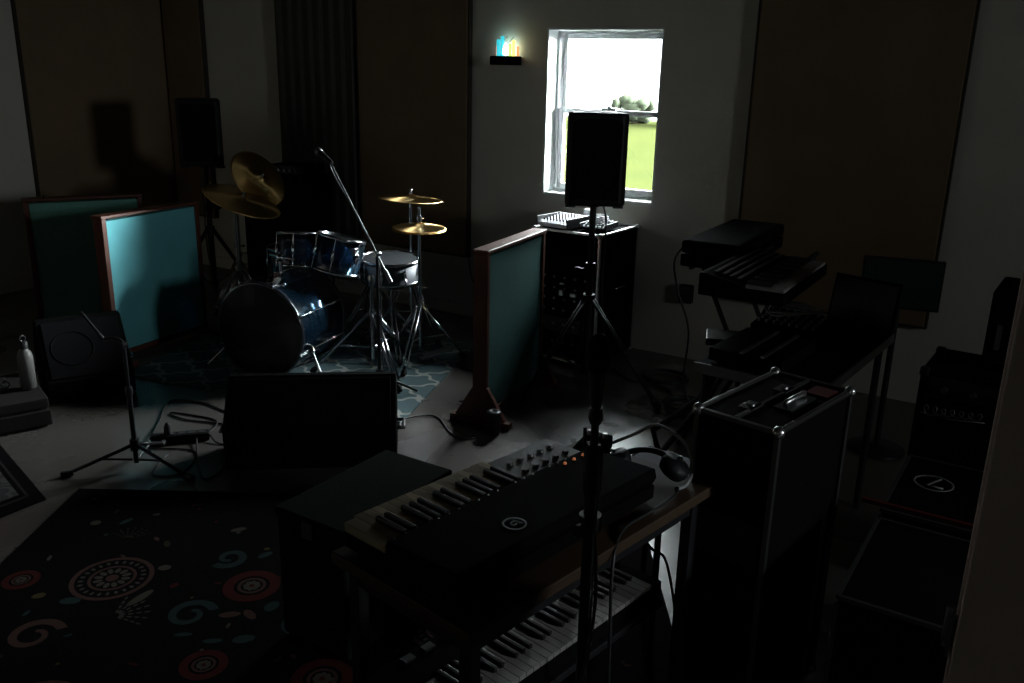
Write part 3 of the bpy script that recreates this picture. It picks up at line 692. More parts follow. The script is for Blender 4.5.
# chrome tom/boom stand standing right of the bass drum (wide twin legs)
t = thing('boom_microphone_stand', 'black boom stand with a microphone reaching over the drum kit', 'microphone stand', (-2.985, 3.41, .0105))
for k in range(3):
    a = 2*PI*k/3-1.25; c, s = math.cos(a), math.sin(a); b = B(); b.tube([(0, 0, .12), (.20*c, .20*s, .012)], .007); b.build('leg', 'blackpaint', t)
b = B(); b.cyl((0, 0, .04), (0, 0, .42), .0105); b.cyl((0, 0, .40), (0, 0, .77), .008); b.lathe([(.02, 0), (.02, .06)], (0, 0, .09)); b.lathe([(.015, 0), (.015, .05)], (0, 0, .40)); b.build('pole', 'blackpaint', t)
pa = V((.055, .02, .60)); pb = V((-.423, .09, 1.25)); pc = V((0, 0, .77))
b = B(); b.lathe([(.014, -.02), (.018, 0), (.014, .02)], (0, 0, .77), (0, 1, 0)); b.build('boom_clamp', 'chrome', t)
dv = (pb-pc).normalized()
b = B(); b.cyl(pc-dv*.16, pc+dv*.58, .0055); b.lathe([(.010, 0), (.010, .07)], pc-dv*.17, dv); b.build('boom_arm', 'aludark', t)
e = pc+dv*.59
b = B(); b.lathe([(.010, -.03), (.012, 0), (.018, .09), (.0175, .095)], e, (-.85, .25, .30), 16); b.build('microphone', 'blackpaint', t)
b = B(); dd = V((-.85, .25, .30)).normalized(); b.ball(e+dd*.115, .024, 14); b.build('microphone_grille', 'aludark', t)
b = B(); b.tube(smooth_path([e, e-dv*.05+V((0, 0, -.03)), pc+dv*.35+V((.012, 0, -.03)), pc+dv*.2+V((.015, 0, -.02)), pc+V((.02, -.01, -.05)), V((.02, .0, .3)), V((.03, .02, .02))]), .0035); b.build('lead', 'cable', t)
t = thing('tom_stand', 'chrome stand with twin-strut legs in front of the snare', 'drum stand', (-3.25, 3.66, .010), 0)
tripod_hw(t, .36, .34, math.radians(-25), r=.012, double=True); b = B(); b.cyl((0, 0, .09), (0, 0, .56), .0125); b.lathe([(.02, 0), (.02, .04)], (0, 0, .34)); b.lathe([(.018, 0), (.02, .03), (.014, .05)], (0, 0, .53)); b.build('tube', 'chrome', t)
# bare clear stand pole left of the kit

# black bass cabinet and its amplifier head in the back corner
t = thing('bass_cabinet', 'tall black speaker cabinet behind the drum kit', 'speaker cabinet', (-4.97, 4.70, 0), math.radians(8))
b = B(); b.bx((-.27, -.18, .03), (.27, .18, .93)); b.build('cabinet', 'tolex', t, bevel=.012)
b = B(); b.bx((-.245, -.19, .06), (.245, -.181, .90)); g = b.build('grille_cloth', 'grille', t, bevel=.003)
for q in range(4):
    b = B(); b.lathe([(.10, 0), (.095, .004), (.05, .001), (.001, .002)], (-.12+.24*(q % 2), -.1905, .28+.42*(q//2)), (0, -1, 0), 28); b.build('speaker_cone', 'grille', t)
b = B()
for x in (-.23, .23):
    for y in (-.14, .14): b.lathe([(.02, 0), (.024, .03)], (x, y, 0))
b.build('caster', 'rubber', t)
t = thing('amplifier_head', 'low amplifier head on top of the tall black cabinet', 'amplifier', (-4.87, 4.71, .931), math.radians(8))
b = B(); b.bx((-.16, -.12, .006), (.16, .12, .075)); b.build('case', 'tolex', t, bevel=.006)
b = B(); b.bx((-.15, -.125, .014), (.15, -.12, .068)); p = b.build('front_panel', 'blackpaint', t)
for k in range(5):
    b = B(); b.lathe([(.012, 0), (.010, .014)], (-.11+.05*k, -.125, .04), (0, -1, 0), 12); b.build('knob', 'aludark', p)
b = B(); [b.lathe([(.010, 0), (.010, .006)], (x, y, 0)) for x in (-.14, .14) for y in (-.1, .1)]; b.build('foot', 'rubber', t)

# ------------------------------------------------------------------ rack case under the window
t = thing('rack_case', 'tall black equipment rack with bright metal edges under the window', 'equipment rack', (-2.465, 4.695, 0), math.radians(-2))
w2, d2, hR = .222, .235, .81
b = B(); b.bx((-w2, -d2+.015, .03), (-w2+.012, d2, hR)); b.bx((w2-.012, -d2+.015, .03), (w2, d2, hR)); b.bx((-w2+.012, -d2+.015, hR-.012), (w2-.012, d2, hR)); b.bx((-w2+.012, -d2+.015, .03), (w2-.012, d2, .045)); b.bx((-w2+.012, d2-.012, .045), (w2-.012, d2, hR-.012)); b.build('case_body', 'tolex', t)
b = B()
for x in (-w2, w2):
    for y in (-d2+.012, d2):
        b.box((x, y, (hR+.03)/2+.01), (.016, .016, hR-.03))
for z in (hR, .035):
    for y in (-d2+.012, d2): b.box((0, y, z), (2*w2, .014, .014))
    for x in (-w2, w2): b.box((x, .006, z), (.014, 2*d2-.01, .014))
b.build('metal_edging', 'alu', t, bevel=.002)
b = B()
for x in (-w2, w2):
    for y in (-d2+.012, d2):
        for z in (.04, hR-.004): b.ball((x, y, z), .018, 8)
b.build('ball_corner', 'alu', t)
z = .075
for i, (hh, nm) in enumerate(((.13, 'power_amplifier'), (.09, 'rack_drawer'), (.088, 'power_amplifier'), (.044, 'effects_unit'), (.088, 'effects_unit'), (.044, 'equalizer'), (.13, 'blank_panel'))):
    b = B(); b.bx((-w2+.02, -d2+.02, z), (w2-.02, -d2+.032, z+hh-.006)); b.bx((-w2+.05, -d2+.032, z+.004), (w2-.05, d2-.05, z+hh-.01)); u_ = b.build(nm, 'synthblack' if i != 1 else 'blackpaint', t, bevel=.001)
    if nm != 'blank_panel':
        b = B()
        for k in range(5): b.lathe([(.008, 0), (.007, .010)], (-.14+.07*k, -d2+.02, z+hh/2), (0, -1, 0), 10)
        b.build('knob', 'aludark', u_)
    z += hh
b = B()
for x in (-w2, w2): b.tube([(x+math.copysign(.009, x), -.05, .48), (x+math.copysign(.03, x), -.05, .48), (x+math.copysign(.03, x), .05, .48), (x+math.copysign(.009, x), .05, .48)], .006)
b.build('side_handle', 'chrome', t)
b = B(); [b.lathe([(.024, 0), (.024, .03)], (x, y, 0)) for x in (-.18, .18) for y in (-.17, .17)]; b.build('caster', 'rubber', t)
b = B(); b.bx((.045, -.232, .43), (.085, -.2165, .452)); b.build('plug', 'alu', t, bevel=.002); b = B(); b.bx((-.03, -.235, .43), (-.005, -.2165, .462)); b.build('plug', 'alu', t, bevel=.002); b = B(); b.bx((-.03, -.23, .495), (.0, -.2165, .505)); b.build('plug', 'alu', t, bevel=.002)
# mixers on top
def mixer(label, loc, rz, w, d, h, matn, knobs):
    t = thing('audio_mixer', label, 'mixer', loc, rz)
    b = B(); b.prism([(-d/2, .004), (d/2, .004), (d/2, h), (-d/2, h*.5)], -w/2, w/2, 'yz'); b.build('body', matn, t, bevel=.004)
    sl = math.atan2(h*.5, d)
    nx, ny = knobs
    b = B()
    for i in range(nx):
        for k in range(ny):
            x = -w/2+(i+.6)*w/(nx+.2); y = -d/2+(k+1.8)*d/(ny+2.2); z = h*.5+(y+d/2)/d*h*.5
            b.lathe([(.006, -.001), (.0045, .012)], (x, y, z), (0, -math.sin(sl), math.cos(sl)), 8)
    b.build('knob', 'black' if matn == 'silverpaint' else 'aludark', t)
    b = B()
    for i in range(nx):
        x = -w/2+(i+.6)*w/(nx+.2); b.box((x, -d/2+d*.12, h*.5+h*.06+.003), (.008, .016, .008))
    b.build('fader', 'white', t)
    b = B(); b.bx((-w/2-.006, -d/2, .002), (-w/2, d/2, h+.004)); b.bx((w/2, -d/2, .002), (w/2+.006, d/2, h+.004)); b.build('side_cheek', 'blackpaint', t, bevel=.002)
    return t
mixer('silver mixer with rows of knobs on the rack, in front of the speaker', (-2.565, 4.60, .820), math.radians(-6), .21, .24, .055, 'silverpaint', (9, 6))
mixer('small dark mixer on the right half of the rack top', (-2.35, 4.64, .820), math.radians(4), .15, .20, .035, 'synthblack', (6, 5))
b = B()
pts = [(-2.43, 4.80, .826)]
for k in range(34):
    a = k*.75; pts.append((-2.34+.060*math.cos(a)*(1-.01*k), 4.62+.075*math.sin(a), .862+.0022*k*.5+.004*math.sin(k*2.3)))
b.tube(smooth_path(pts, 3), .0035); tag(b.build('coiled_lead', 'greycable'), 'tangled grey lead lying on the small dark mixer', 'cable')
t = thing('power_adapter', 'white power adapter behind the silver mixer on the rack', 'power adapter', (-2.52, 4.83, .820))
b = B(); b.bx((-.03, -.02, 0), (.03, .02, .075)); b.build('body', 'white', t, bevel=.006); b = B(); b.cyl((0, .02, .03), (0, .035, .03), .006); b.build('strain_relief', 'rubber', t)
# small wall box
t = thing('wall_outlet', 'small metal outlet box low on the wall right of the rack', 'outlet', (-1.93, YB, .36))
b = B(); b.bx((-.04, -.045, 0), (.04, 0, .11)); b.build('box', 'crate', t, bevel=.004); b = B(); b.bx((-.035, -.049, .005), (.035, -.045, .105)); b.build('cover_plate', 'aludark', t, bevel=.002)

# ------------------------------------------------------------------ floor wedges
def wedge(label, loc, rz, w, d, h, hf):
    t = thing('stage_monitor', label, 'stage monitor', loc, rz, 'black wedge monitors on the floor')
    pf = [(-d/2, 0.006), (d/2, 0.006), (d/2+.02, h*.62), (d*.22, h), (d*.10, h), (-d/2-.01, hf)]
    b = B(); b.prism(pf, -w/2, w/2, 'yz'); b.build('cabinet', 'tolex', t, bevel=.008)
    # grille on the sloping face
    a = V((0, -d/2-.01, hf)); c = V((0, d*.10, h)); dv = (c-a); nrm = V((0, -dv.z, dv.y)).normalized(); m_ = (a+c)/2+nrm*.003
    ang = math.atan2(dv.z, dv.y)
    b = B(); b.box(m_, (w-.05, dv.length-.04, .010), rx=ang); g = b.build('grille', 'grille', t, bevel=.003)
    b = B(); b.torus(m_+nrm*.006+V((-w*.14, 0, 0)), .10, .003, nrm); b.build('woofer_ring', 'grille', g)
    b = B()
    for s in (-1, 1): b.tube([(s*w/2, -.06, h*.4), (s*(w/2+.03), -.06, h*.4), (s*(w/2+.03), .04, h*.4), (s*w/2, .04, h*.4)], .008)
    b.build('side_handle', 'aludark', t)
    b = B(); [b.lathe([(.012, 0), (.012, .006)], (x, y, 0)) for x in (-w*.4, w*.4) for y in (-d*.4, d*.4)]; b.build('foot', 'rubber', t)
    return t
wedge('black wedge monitor in the middle of the floor before the drum rug', (-2.735, 2.675, 0), math.radians(39), .74, .32, .375, .20)
wedge('black wedge monitor beside the silver bottle at the left', (-4.36, 2.60, 0), math.radians(66), .42, .42, .385, .12)

# flat carpeted case in front of the middle wedge
t = thing('carpeted_case', 'low flat-topped charcoal case between the middle wedge and the keyboard', 'equipment case', (-1.71, 1.885, 0.0105), math.radians(0))
b = B(); b.bx((-.135, -.25, .012), (.135, .25, .41)); b.build('body', 'carpetbox', t, bevel=.008)
b = B(); b.bx((-.14, -.255, .41), (.14, .255, .44)); b.build('lid', 'carpetbox', t, bevel=.006)
b = B(); b.tube([(.135, -.06, .25), (.16, -.06, .25), (.16, .06, .25), (.135, .06, .25)], .007); b.build('handle', 'blackpaint', t)
b = B(); b.bx((-.02, -.263, .38), (.02, -.255, .43)); b.build('latch', 'aludark', t)
b = B(); [b.lathe([(.02, 0), (.02, .012)], (x, y, 0)) for x in (-.10, .10) for y in (-.20, .20)]; b.build('foot', 'rubber', t)

# left low case, bottle
t = thing('slatted_crate', 'low grey slatted crate at the left edge under the bottle', 'crate', (-4.29, 2.06, 0), math.radians(-20))
b = B(); b.bx((-.24, -.36, .012), (.24, .22, .09)); b.build('lower_tier', 'crate', t, bevel=.006)
b = B(); b.bx((-.235, -.355, .10), (.235, .215, .15)); b.build('upper_tier', 'crate', t, bevel=.006)
b = B(); b.bx((-.22, -.34, .0), (.22, .20, .012)); b.bx((-.225, -.345, .09), (.225, .205, .10)); b.build('gap_rail', 'paneledge', t)
t = thing('water_bottle', 'pale metal water bottle with a dark cap on the grey crate', 'bottle', (-4.19, 2.20, .151))
b = B(); b.lathe([(.030, 0), (.036, .004), (.036, .165), (.030, .185), (.019, .197), (.018, .205)], n=24); b.build('body', 'steelbottle', t)
b = B(); b.lathe([(.021, .204), (.021, .235), (.017, .24), (.001, .241)], n=20); b.torus((0, 0, .253), .014, .004, (1, 0, 0)); b.build('cap', 'black', t)
b = B(); b.ball((0, 0, .020), .020, 10); b.lathe([(.004, .036), (.004, .05)], n=8); b.lathe([(.010, .05), (.010, .056)], n=10)
tag(b.build('glass_bead_jar', 'lampglass', loc=(-4.27, 2.13, .151)), 'tiny shiny glass jar left of the metal bottle', 'jar')
# red case and headphones at the extreme left
t = thing('guitar_case', 'dark red upright case at the extreme left edge', 'case', (-5.19, 2.33, 0), math.radians(-30))
b = B(); b.bx((-.20, -.11, .01), (.20, .11, .98)); b.build('body', 'red', t, bevel=.03)
b = B(); b.bx((-.204, -.012, .02), (-.198, .012, .97)); b.bx((.198, -.012, .02), (.204, .012, .97)); b.bx((-.19, -.012, .978), (.19, .012, .984)); b.build('edge_trim', 'aludark', t)
b = B(); b.tube([(.202, -.0, .45), (.235, 0, .46), (.235, 0, .56), (.202, 0, .57)], .009); b.build('handle', 'black', t)
t = thing('headphones', 'black headphones hooked over the red case at the left edge', 'headphones', (-5.05, 2.40, .985), math.radians(40))
b = B(); b.tube([(.085*math.cos(a), 0, .022+.062*math.sin(a)+.0) for a in [PI*k/14 for k in range(15)]], .009); b.build('headband', 'blackpaint', t)
for s in (-1, 1):
    b = B(); b.lathe([(.036, -.014), (.040, 0), (.036, .014), (.001, .016)], (s*.085, 0, -.012+.034), (s, 0, 0), 18); b.build('ear_cup', 'black', t)

# left short boom stand
t = thing('microphone_stand', 'low black tripod boom stand at the left, in front of the wedge', 'microphone stand', (-3.26, 2.125, 0))
for k, a in enumerate((math.radians(232), math.radians(12), math.radians(118))):
    c, s = math.cos(a), math.sin(a); b = B(); L_ = (.27, .27, .25)[k]; b.tube([(.015*c, .015*s, .11), (L_*c, L_*s, .014)], .008); b.cyl((.015*c, .015*s, .045), (L_*.5*c, L_*.5*s, .062), .005)
    l = b.build('leg', 'blackpaint', t); b = B(); b.lathe([(.012, -.02), (.013, .03)], (L_*c, L_*s, .0135), (c, s, -.05), 10); b.build('rubber_foot', 'rubber', l)
b = B(); b.cyl((0, 0, .03), (0, 0, .36), .011); b.cyl((0, 0, .36), (0, 0, .56), .008); b.lathe([(.020, 0), (.020, .05)], (0, 0, .09)); b.lathe([(.015, 0), (.017, .02), (.013, .04)], (0, 0, .34)); b.build('pole', 'blackpaint', t)
b = B(); b.tube(smooth_path([(0, 0, .55), (-.004, -.002, .575), (-.03, -.015, .59), (-.075, -.04, .585)], 4), .008); b.lathe([(.014, -.012), (.014, .012)], (0, 0, .565), (0, 1, 0)); b.build('boom_arm', 'blackpaint', t)
b = B(); b.cyl((-.075, -.04, .585), (-.15, -.08, .70), .006); b.lathe([(.010, 0), (.010, .03)], (-.075, -.04, .58), (-.5, -.3, .8)); b.build('upper_arm', 'blackpaint', t)
t = thing('power_strip', 'black power strip with a plug lying by the left boom stand', 'power strip', (-3.36, 2.43, .002), math.radians(48))
b = B(); b.bx((-.13, -.028, 0), (.13, .028, .036)); b.build('housing', 'black', t, bevel=.006)
b = B()
for k in range(5): b.bx((-.10+.045*k, -.014, .036), (-.07+.045*k, .014, .038))
b.build('socket', 'rubber', t)
b = B(); b.lathe([(.018, 0), (.016, .035), (.007, .055)], (-.055, 0, .038)); b.build('plug', 'rubber', t)
# cables on the floor left
def cable(pts, label, r=.0045, matn='cable', k=8):
    b = B(); b.tube(smooth_path([(p[0], p[1], (p[2] if len(p) > 2 else r+.001)) for p in pts], k), r); return tag(b.build('cable', matn), label, 'cable')
cable([(-3.45, 2.33, .02), (-3.62, 2.50), (-3.82, 2.72), (-3.66, 2.80), (-3.45, 2.79), (-3.20, 2.85)], 'floor cable curving from the boom stand to behind the middle wedge')
cable([(-3.28, 2.51, .02), (-3.42, 2.68), (-3.68, 2.62), (-3.55, 2.60), (-3.30, 2.68), (-3.12, 2.62)], 'floor cable running from the power strip to the wedge')
cable([(-3.27, 2.52, .026), (-3.18, 2.50), (-3.08, 2.56), (-3.02, 2.50)], 'short floor cable between the power strip and the wedge')
cable([(-3.30, 2.47, .02), (-3.16, 2.36), (-3.05, 2.28), (-2.93, 2.22), (-2.955, 2.33), (-3.09, 2.43), (-3.05, 2.46), (-2.96, 2.38)], 'floor cable looping at the left foot of the middle wedge')
cable([(-3.40, 2.28), (-3.20, 2.38), (-3.06, 2.20), (-3.15, 2.12), (-3.28, 2.30)], 'thin floor cable looped under the left boom stand', .0035)
cable([(-2.62, 3.13), (-2.66, 3.22, .016), (-2.58, 3.36), (-2.40, 3.24), (-2.30, 3.20), (-2.25, 3.25)], 'cable crossing from the drum rug to the middle baffle foot')
cable([(-2.60, 3.85), (-2.52, 3.80), (-2.46, 3.72), (-2.53, 3.68), (-2.6, 3.60)], 'small cable loop behind the middle baffle')
cable([(-3.55, 5.02, .42), (-3.50, 5.0, .28), (-3.40, 5.0, .22), (-3.36, 5.0, .3), (-3.35, 5.015, .41)], 'cable drooping on the wall by the window corner')

# coil of heavy cable on the floor
t = []
def coil(c, R1, turns, r, label, sq=.9):
    pts = []
    for i in range(turns*20+1):
        a = 2*PI*i/20; q = R1*(1+.07*math.sin(a*.37+1)+.05*math.sin(a*1.13)); pts.append((c[0]+q*math.cos(a), c[1]+q*sq*math.sin(a), r+.002+ (i/20)*r*1.25 + .004*math.sin(a*.7)))
    b = B(); b.tube(pts, r); return tag(b.build('coiled_cable', 'cable'), label, 'cable')
coil((-1.53, 4.16), .12, 6, .0075, 'thick coiled black cable on the floor right of the speaker stand')
coil((-1.86, 4.60), .13, 3, .006, 'looser coil of black cable by the foot of the rack')
cable([(-1.68, 4.30, .02), (-1.75, 4.42), (-1.9, 4.5), (-2.0, 4.45), (-2.2, 4.6)], 'black cable trailing from the thick coil to the rack')
cable([(-1.47, 4.33, .02), (-1.40, 4.45), (-1.5, 4.62), (-1.3, 4.8), (-1.0, 4.9)], 'black cable trailing from the thick coil to the far corner')

# ------------------------------------------------------------------ desk with keyboard, foreground
TA = math.radians(-9.8); Fp = V((-.793, 1.136, 0)); uu = V((.170, .985, 0)); vv = V((-.985, .170, 0))
t = thing('keyboard_table', 'brown laminate table carrying the cream-edged keyboard in the foreground', 'table', Fp+V((0, 0, 0.0)), TA)
TW, TL, TZ = .415, .86, .72
b = B(); b.bx((-TW, 0, TZ-.028), (0, TL, TZ)); b.build('table_top', 'tablewood', t, bevel=.003)
b = B(); b.bx((-TW+.03, .03, TZ-.075), (-.03, .05, TZ-.028)); b.bx((-TW+.03, TL-.05, TZ-.075), (-.03, TL-.03, TZ-.028)); b.bx((-.05, .05, TZ-.075), (-.03, TL-.05, TZ-.028)); b.bx((-TW+.03, .05, TZ-.075), (-TW+.05, TL-.05, TZ-.028)); b.build('apron', 'blackpaint', t)
for x in (-TW+.04, -.04):
    for y in (.04, TL-.04):
        b = B(); b.box((x, y, (TZ-.028)/2+.006), (.030, .030, TZ-.042)); l = b.build('leg', 'blackpaint', t, bevel=.002)
        b = B(); b.lathe([(.018, 0), (.018, .008)], (x, y, .0105)); b.build('leg_foot', 'rubber', l)
b = B(); b.bx((-TW+.055, .03, .34), (-.10, TL-.03, .36)); b.build('lower_shelf', 'blackpaint', t, bevel=.002)

def keybed(t, x_white0, x_white1, y0, n_white, pitch, z, tone, fwd):
    """white keys run along +y, each from x_white0 (hinge) to x_white1 (front edge)"""
    s = 1 if x_white1 > x_white0 else -1
    b = B()
    for i in range(n_white):
        y = y0+i*pitch; b.bx((min(x_white0, x_white1), y+.0005, z), (max(x_white0, x_white1), y+pitch-.0008, z+.012))
    o = b.build('white_key', tone, t, bevel=.0012)
    b = B(); L_ = abs(x_white1-x_white0)
    for i in range(n_white-1):
        k = (i if s < 0 else n_white-2-i) % 7
        if k in (2, 6): continue
        y = y0+(i+1)*pitch; xa = x_white0; xb = x_white0+s*L_*.64
        b.bx((min(xa, xb), y-.0058, z+.012), (max(xa, xb), y+.0058, z+.024))
    p = b.build('black_key', 'blackkey', t, bevel=.002)
    return o, p
# keyboard on the table: keys at the far side, black panel towards the camera
k1 = thing('keyboard', 'black keyboard with cream keys on the brown table', 'keyboard', Fp+V((0, 0, TZ+.001)), TA)
KZ = .062
b = B(); b.bx((-TW+.012, .025, .006), (-TW+.026, .68, KZ-.022)); b.bx((-TW+.026, .025, .006), (-.06, .68, KZ-.020)); b.build('body', 'synthblack', k1, bevel=.004)
b = B(); b.bx((-TW+.014, .026, KZ-.020), (-TW+.147, .056, KZ+.001)); b.build('end_block', 'ivory', k1, bevel=.002)
b = B(); b.prism([(-TW+.148, KZ-.020), (-.065, KZ-.020), (-.055, KZ+.0), (-.062, KZ+.022), (-TW+.152, KZ+.012)], .026, .679, 'xz'); pn = b.build('control_panel', 'synthblack', k1, bevel=.003)
keybed(k1, -TW+.146, -TW+.004, .058, 17, .0232, KZ-.012, 'ivory', -1)
b = B(); b.bx((-TW+.014, .456, KZ-.018), (-TW+.146, .678, KZ-.004)); b.build('side_panel', 'blackpaint', k1, bevel=.003)
b = B()
for i in range(5):
    for q in range(2): b.lathe([(.009, 0), (.007, .006)], (-TW+.06+.05*q, .49+.038*i, KZ-.004), n=10)
b.build('knob', 'blackkey', k1)
b = B(); [b.lathe([(.0028, 0), (.001, .003)], (-TW+.160, .04+.03*i, KZ+.0145), n=8) for i in range(20) if i % 4 != 3]; b.build('button', 'alu', k1)
b = B(); [b.lathe([(.005, 0), (.003, .006)], (-TW+.175, .56+.035*i, KZ+.012), n=8) for i in range(3)]; b.build('indicator_light', 'ledorange', k1)
# round emblem on the black panel: ring with a curled mark inside
zt = KZ+.022; cx_, cy_ = -.118, .245
b = B(); b.lathe([(.026, 0), (.026, .001), (.0215, .001), (.0215, 0)], (cx_, cy_, zt-.0008), n=36); b.f = b.f[:36*3]; b.m = b.m[:36*3]; b.sm = b.sm[:36*3]
pts = [(cx_+.010*math.cos(a)*(1-.04*i), cy_+.012*math.sin(a)*(1-.04*i), zt+.0002) for i, a in enumerate([1.0+.4*k for k in range(16)])]
b.tube(pts, .0016, 6); b.tube([(cx_-.012, cy_+.008, zt), (cx_+.010, cy_+.014, zt)], .0014, 6); b.build('emblem', 'greyemblem', k1)
# things at the far end of the table
def wpos(x, y, z=0): return Fp+uu*y-vv*x+V((0, 0, z))
p = wpos(-.16, .79, TZ+.001)
t = thing('headphones', 'black headphones with shiny yokes lying at the far end of the brown table', 'headphones', p, math.radians(20))
b = B(); b.tube([(.075*math.cos(a), .075*math.sin(a)-.01, .02+.018*math.sin(a)) for a in [PI*k/16-.1 for k in range(18)]], .008); b.build('headband', 'blackpaint', t)
for s in (-1, 1):
    b = B(); b.lathe([(.034, -.016), (.040, 0), (.036, .016), (.001, .02)], (s*.072, -.028, .038), (s*.5, -.1, .8), 20); b.build('ear_cup', 'black', t)
    b = B(); b.tube([(s*.07, -.0, .05), (s*.088, -.015, .062), (s*.09, -.035, .06)], .0035); b.build('yoke', 'chrome', t)
p = wpos(-.33, .79, TZ+.001)
t = thing('effect_pedal', 'small black effect pedal with bright knobs on the far end of the table', 'effect pedal', p, TA+.2)
b = B(); b.prism([(-.05, 0), (.05, 0), (.05, .045), (-.05, .028)], -.036, .036, 'yz'); b.build('housing', 'synthblack', t, bevel=.003)
b = B(); [b.lathe([(.008, 0), (.007, .014)], (-.022+.022*k, .028, .041), n=10) for k in range(3)]; b.build('knob', 'alu', t)
b = B(); b.lathe([(.009, 0), (.009, .006), (.006, .014)], (0, -.028, .031), n=12); b.build('footswitch', 'chrome', t)
b = B(); b.lathe([(.003, 0), (.001, .003)], (0, .004, .037), n=8); b.build('indicator_light', 'ledorange', t)
def on_table(pts): return [tuple(wpos(*q)) for q in pts]
b = B(); b.tube(smooth_path(on_table([(-.31, .85, TZ+.02), (-.25, .87, TZ+.06), (-.19, .88, TZ+.10), (-.10, .87, TZ+.08), (-.06, .85, TZ+.03), (-.045, .80, TZ+.006), (-.05, .76, TZ+.006)])), .0045); tag(b.build('cable', 'greycable'), 'grey cable arching over the headphones on the table', 'cable')
b = B(); b.tube(smooth_path(on_table([(-.045, .76, TZ+.012), (-.03, .72, TZ+.008), (-.028, .60, TZ+.006), (-.022, .50, TZ+.006), (.012, .42, TZ-.03), (.03, .40, TZ-.2), (.02, .42, TZ-.34)])), .004); tag(b.build('cable', 'cable'), 'black cable sliding off the near edge of the brown table', 'cable')
# grey cloth hung over the far corner of the table
p0 = wpos(-.035, .955, TZ+.0015)
t = thing('folded_cloth', 'pale grey folded cloth on a low stool beyond the brown table', 'cloth', (-.93, 2.30, .5515), TA)
b = B()
outl = [(-.10, -.13), (.11, -.14), (.115, .02), (.10, .13), (-.02, .14), (-.11, .12)]
b.prism(outl, 0, .012, 'xy'); b.build('lower_fold', 'paper', t, bevel=.004); b = B(); b.prism([(x*.92+.004, y*.9-.006) for x, y in outl], .012, .024, 'xy'); b.build('upper_fold', 'paper', t, bevel=.004)
t = thing('stool', 'low black stool under the grey cloth beyond the table', 'stool', (-.93, 2.30, 0), TA)
b = B(); b.bx((-.14, -.17, .52), (.14, .17, .55)); b.build('seat', 'tolex', t, bevel=.01)
for x in (-.11, .11):
    for y in (-.14, .14):
        b = B(); b.tube([(x*.9, y*.9, .52), (x, y, .0)], .010); b.build('leg', 'blackpaint', t)
# lower keyboard
k2 = thing('keyboard', 'second keyboard with white keys on the shelf under the brown table', 'keyboard', Fp+uu*.0+V((0, 0, .3615)), TA)
b = B(); b.bx((-.352, 0, 0), (-.115, .84, .045)); b.build('body', 'synthblack', k2, bevel=.004)
b = B(); b.bx((-.352, 0, .045), (-.252, .84, .062)); b.build('control_panel', 'synthblack', k2, bevel=.003)
b = B(); b.bx((-.25, .0, .045), (-.115, .10, .060)); b.build('wheel_panel', 'aludark', k2, bevel=.002)
b = B()
for q in range(2): b.lathe([(.022, -.006), (.022, .006)], (-.19, .03+.03*q, .052), (0, 1, 0), 18)
b.build('bend_wheel', 'blackkey', k2)
keybed(k2, -.248, -.112, .104, 29, .0235, .046, 'whitekey', 1)
b = B()
for i in range(10): b.bx((-.34, .12+.06*i, .062), (-.32, .15+.06*i, .068))
b.build('button', 'aludark', k2)
b = B(); b.tube(smooth_path([tuple(wpos(-.33, .83, .43)), tuple(wpos(-.26, .88, .50)), tuple(wpos(-.18, .88, .46)), tuple(wpos(-.14, .90, .42)), tuple(wpos(-.10, .92, .20)), tuple(wpos(-.1, .93, .01))]), .004); tag(b.build('cable', 'cable'), 'black cable from the lower keyboard down to the floor', 'cable')

# foreground straight microphone stand, near the camera
t = thing('microphone_stand', 'tall straight black microphone stand in front of the brown table', 'microphone stand', (-.660, 1.328, 0))
b = B(); b.lathe([(.125, 0), (.13, .008), (.12, .022), (.03, .034), (.02, .05)], n=36); b.build('round_base', 'blackpaint', t)
b = B(); b.cyl((0, 0, .04), (0, 0, .98), .0125); b.build('lower_tube', 'blackpaint', t)
b = B(); b.lathe([(.013, 0), (.0175, .01), (.0175, .085), (.012, .10)], (0, 0, .96)); b.build('height_clutch', 'black', t)
b = B(); b.cyl((0, 0, 1.05), (0, 0, 1.115), .0075); b.build('upper_tube', 'blackpaint', t)
b = B(); b.lathe([(.010, 0), (.014, .012), (.011, .03)], (0, 0, 1.10)); b.lathe([(.0085, .02), (.010, .04), (.014, .085), (.0165, .10)], (0, 0, 1.10)); b.build('microphone', 'blackpaint', t)
b = B(); b.lathe([(.0165, 0), (.019, .006), (.0195, .035), (.0175, .052), (.010, .064), (.001, .067)], (0, 0, 1.20), n=20); b.build('microphone_grille', 'grille', t)
b = B(); b.cyl((0, -.01, .905), (0, -.035, .905), .006); b.lathe([(.012, 0), (.012, .012)], (0, -.035, .905), (0, -1, 0)); b.lathe([(.021, -.015), (.021, .015)], (0, 0, .905)); b.build('cable_clip', 'blackpaint', t)
b = B(); pts = [(.0, -.0, 1.10)]; pts = [(.018*math.cos(z*9), .018*math.sin(z*9), z) for z in [1.09-.04*k for k in range(27)]]; b.tube(pts, .0035); b.build('lead', 'cable', t)

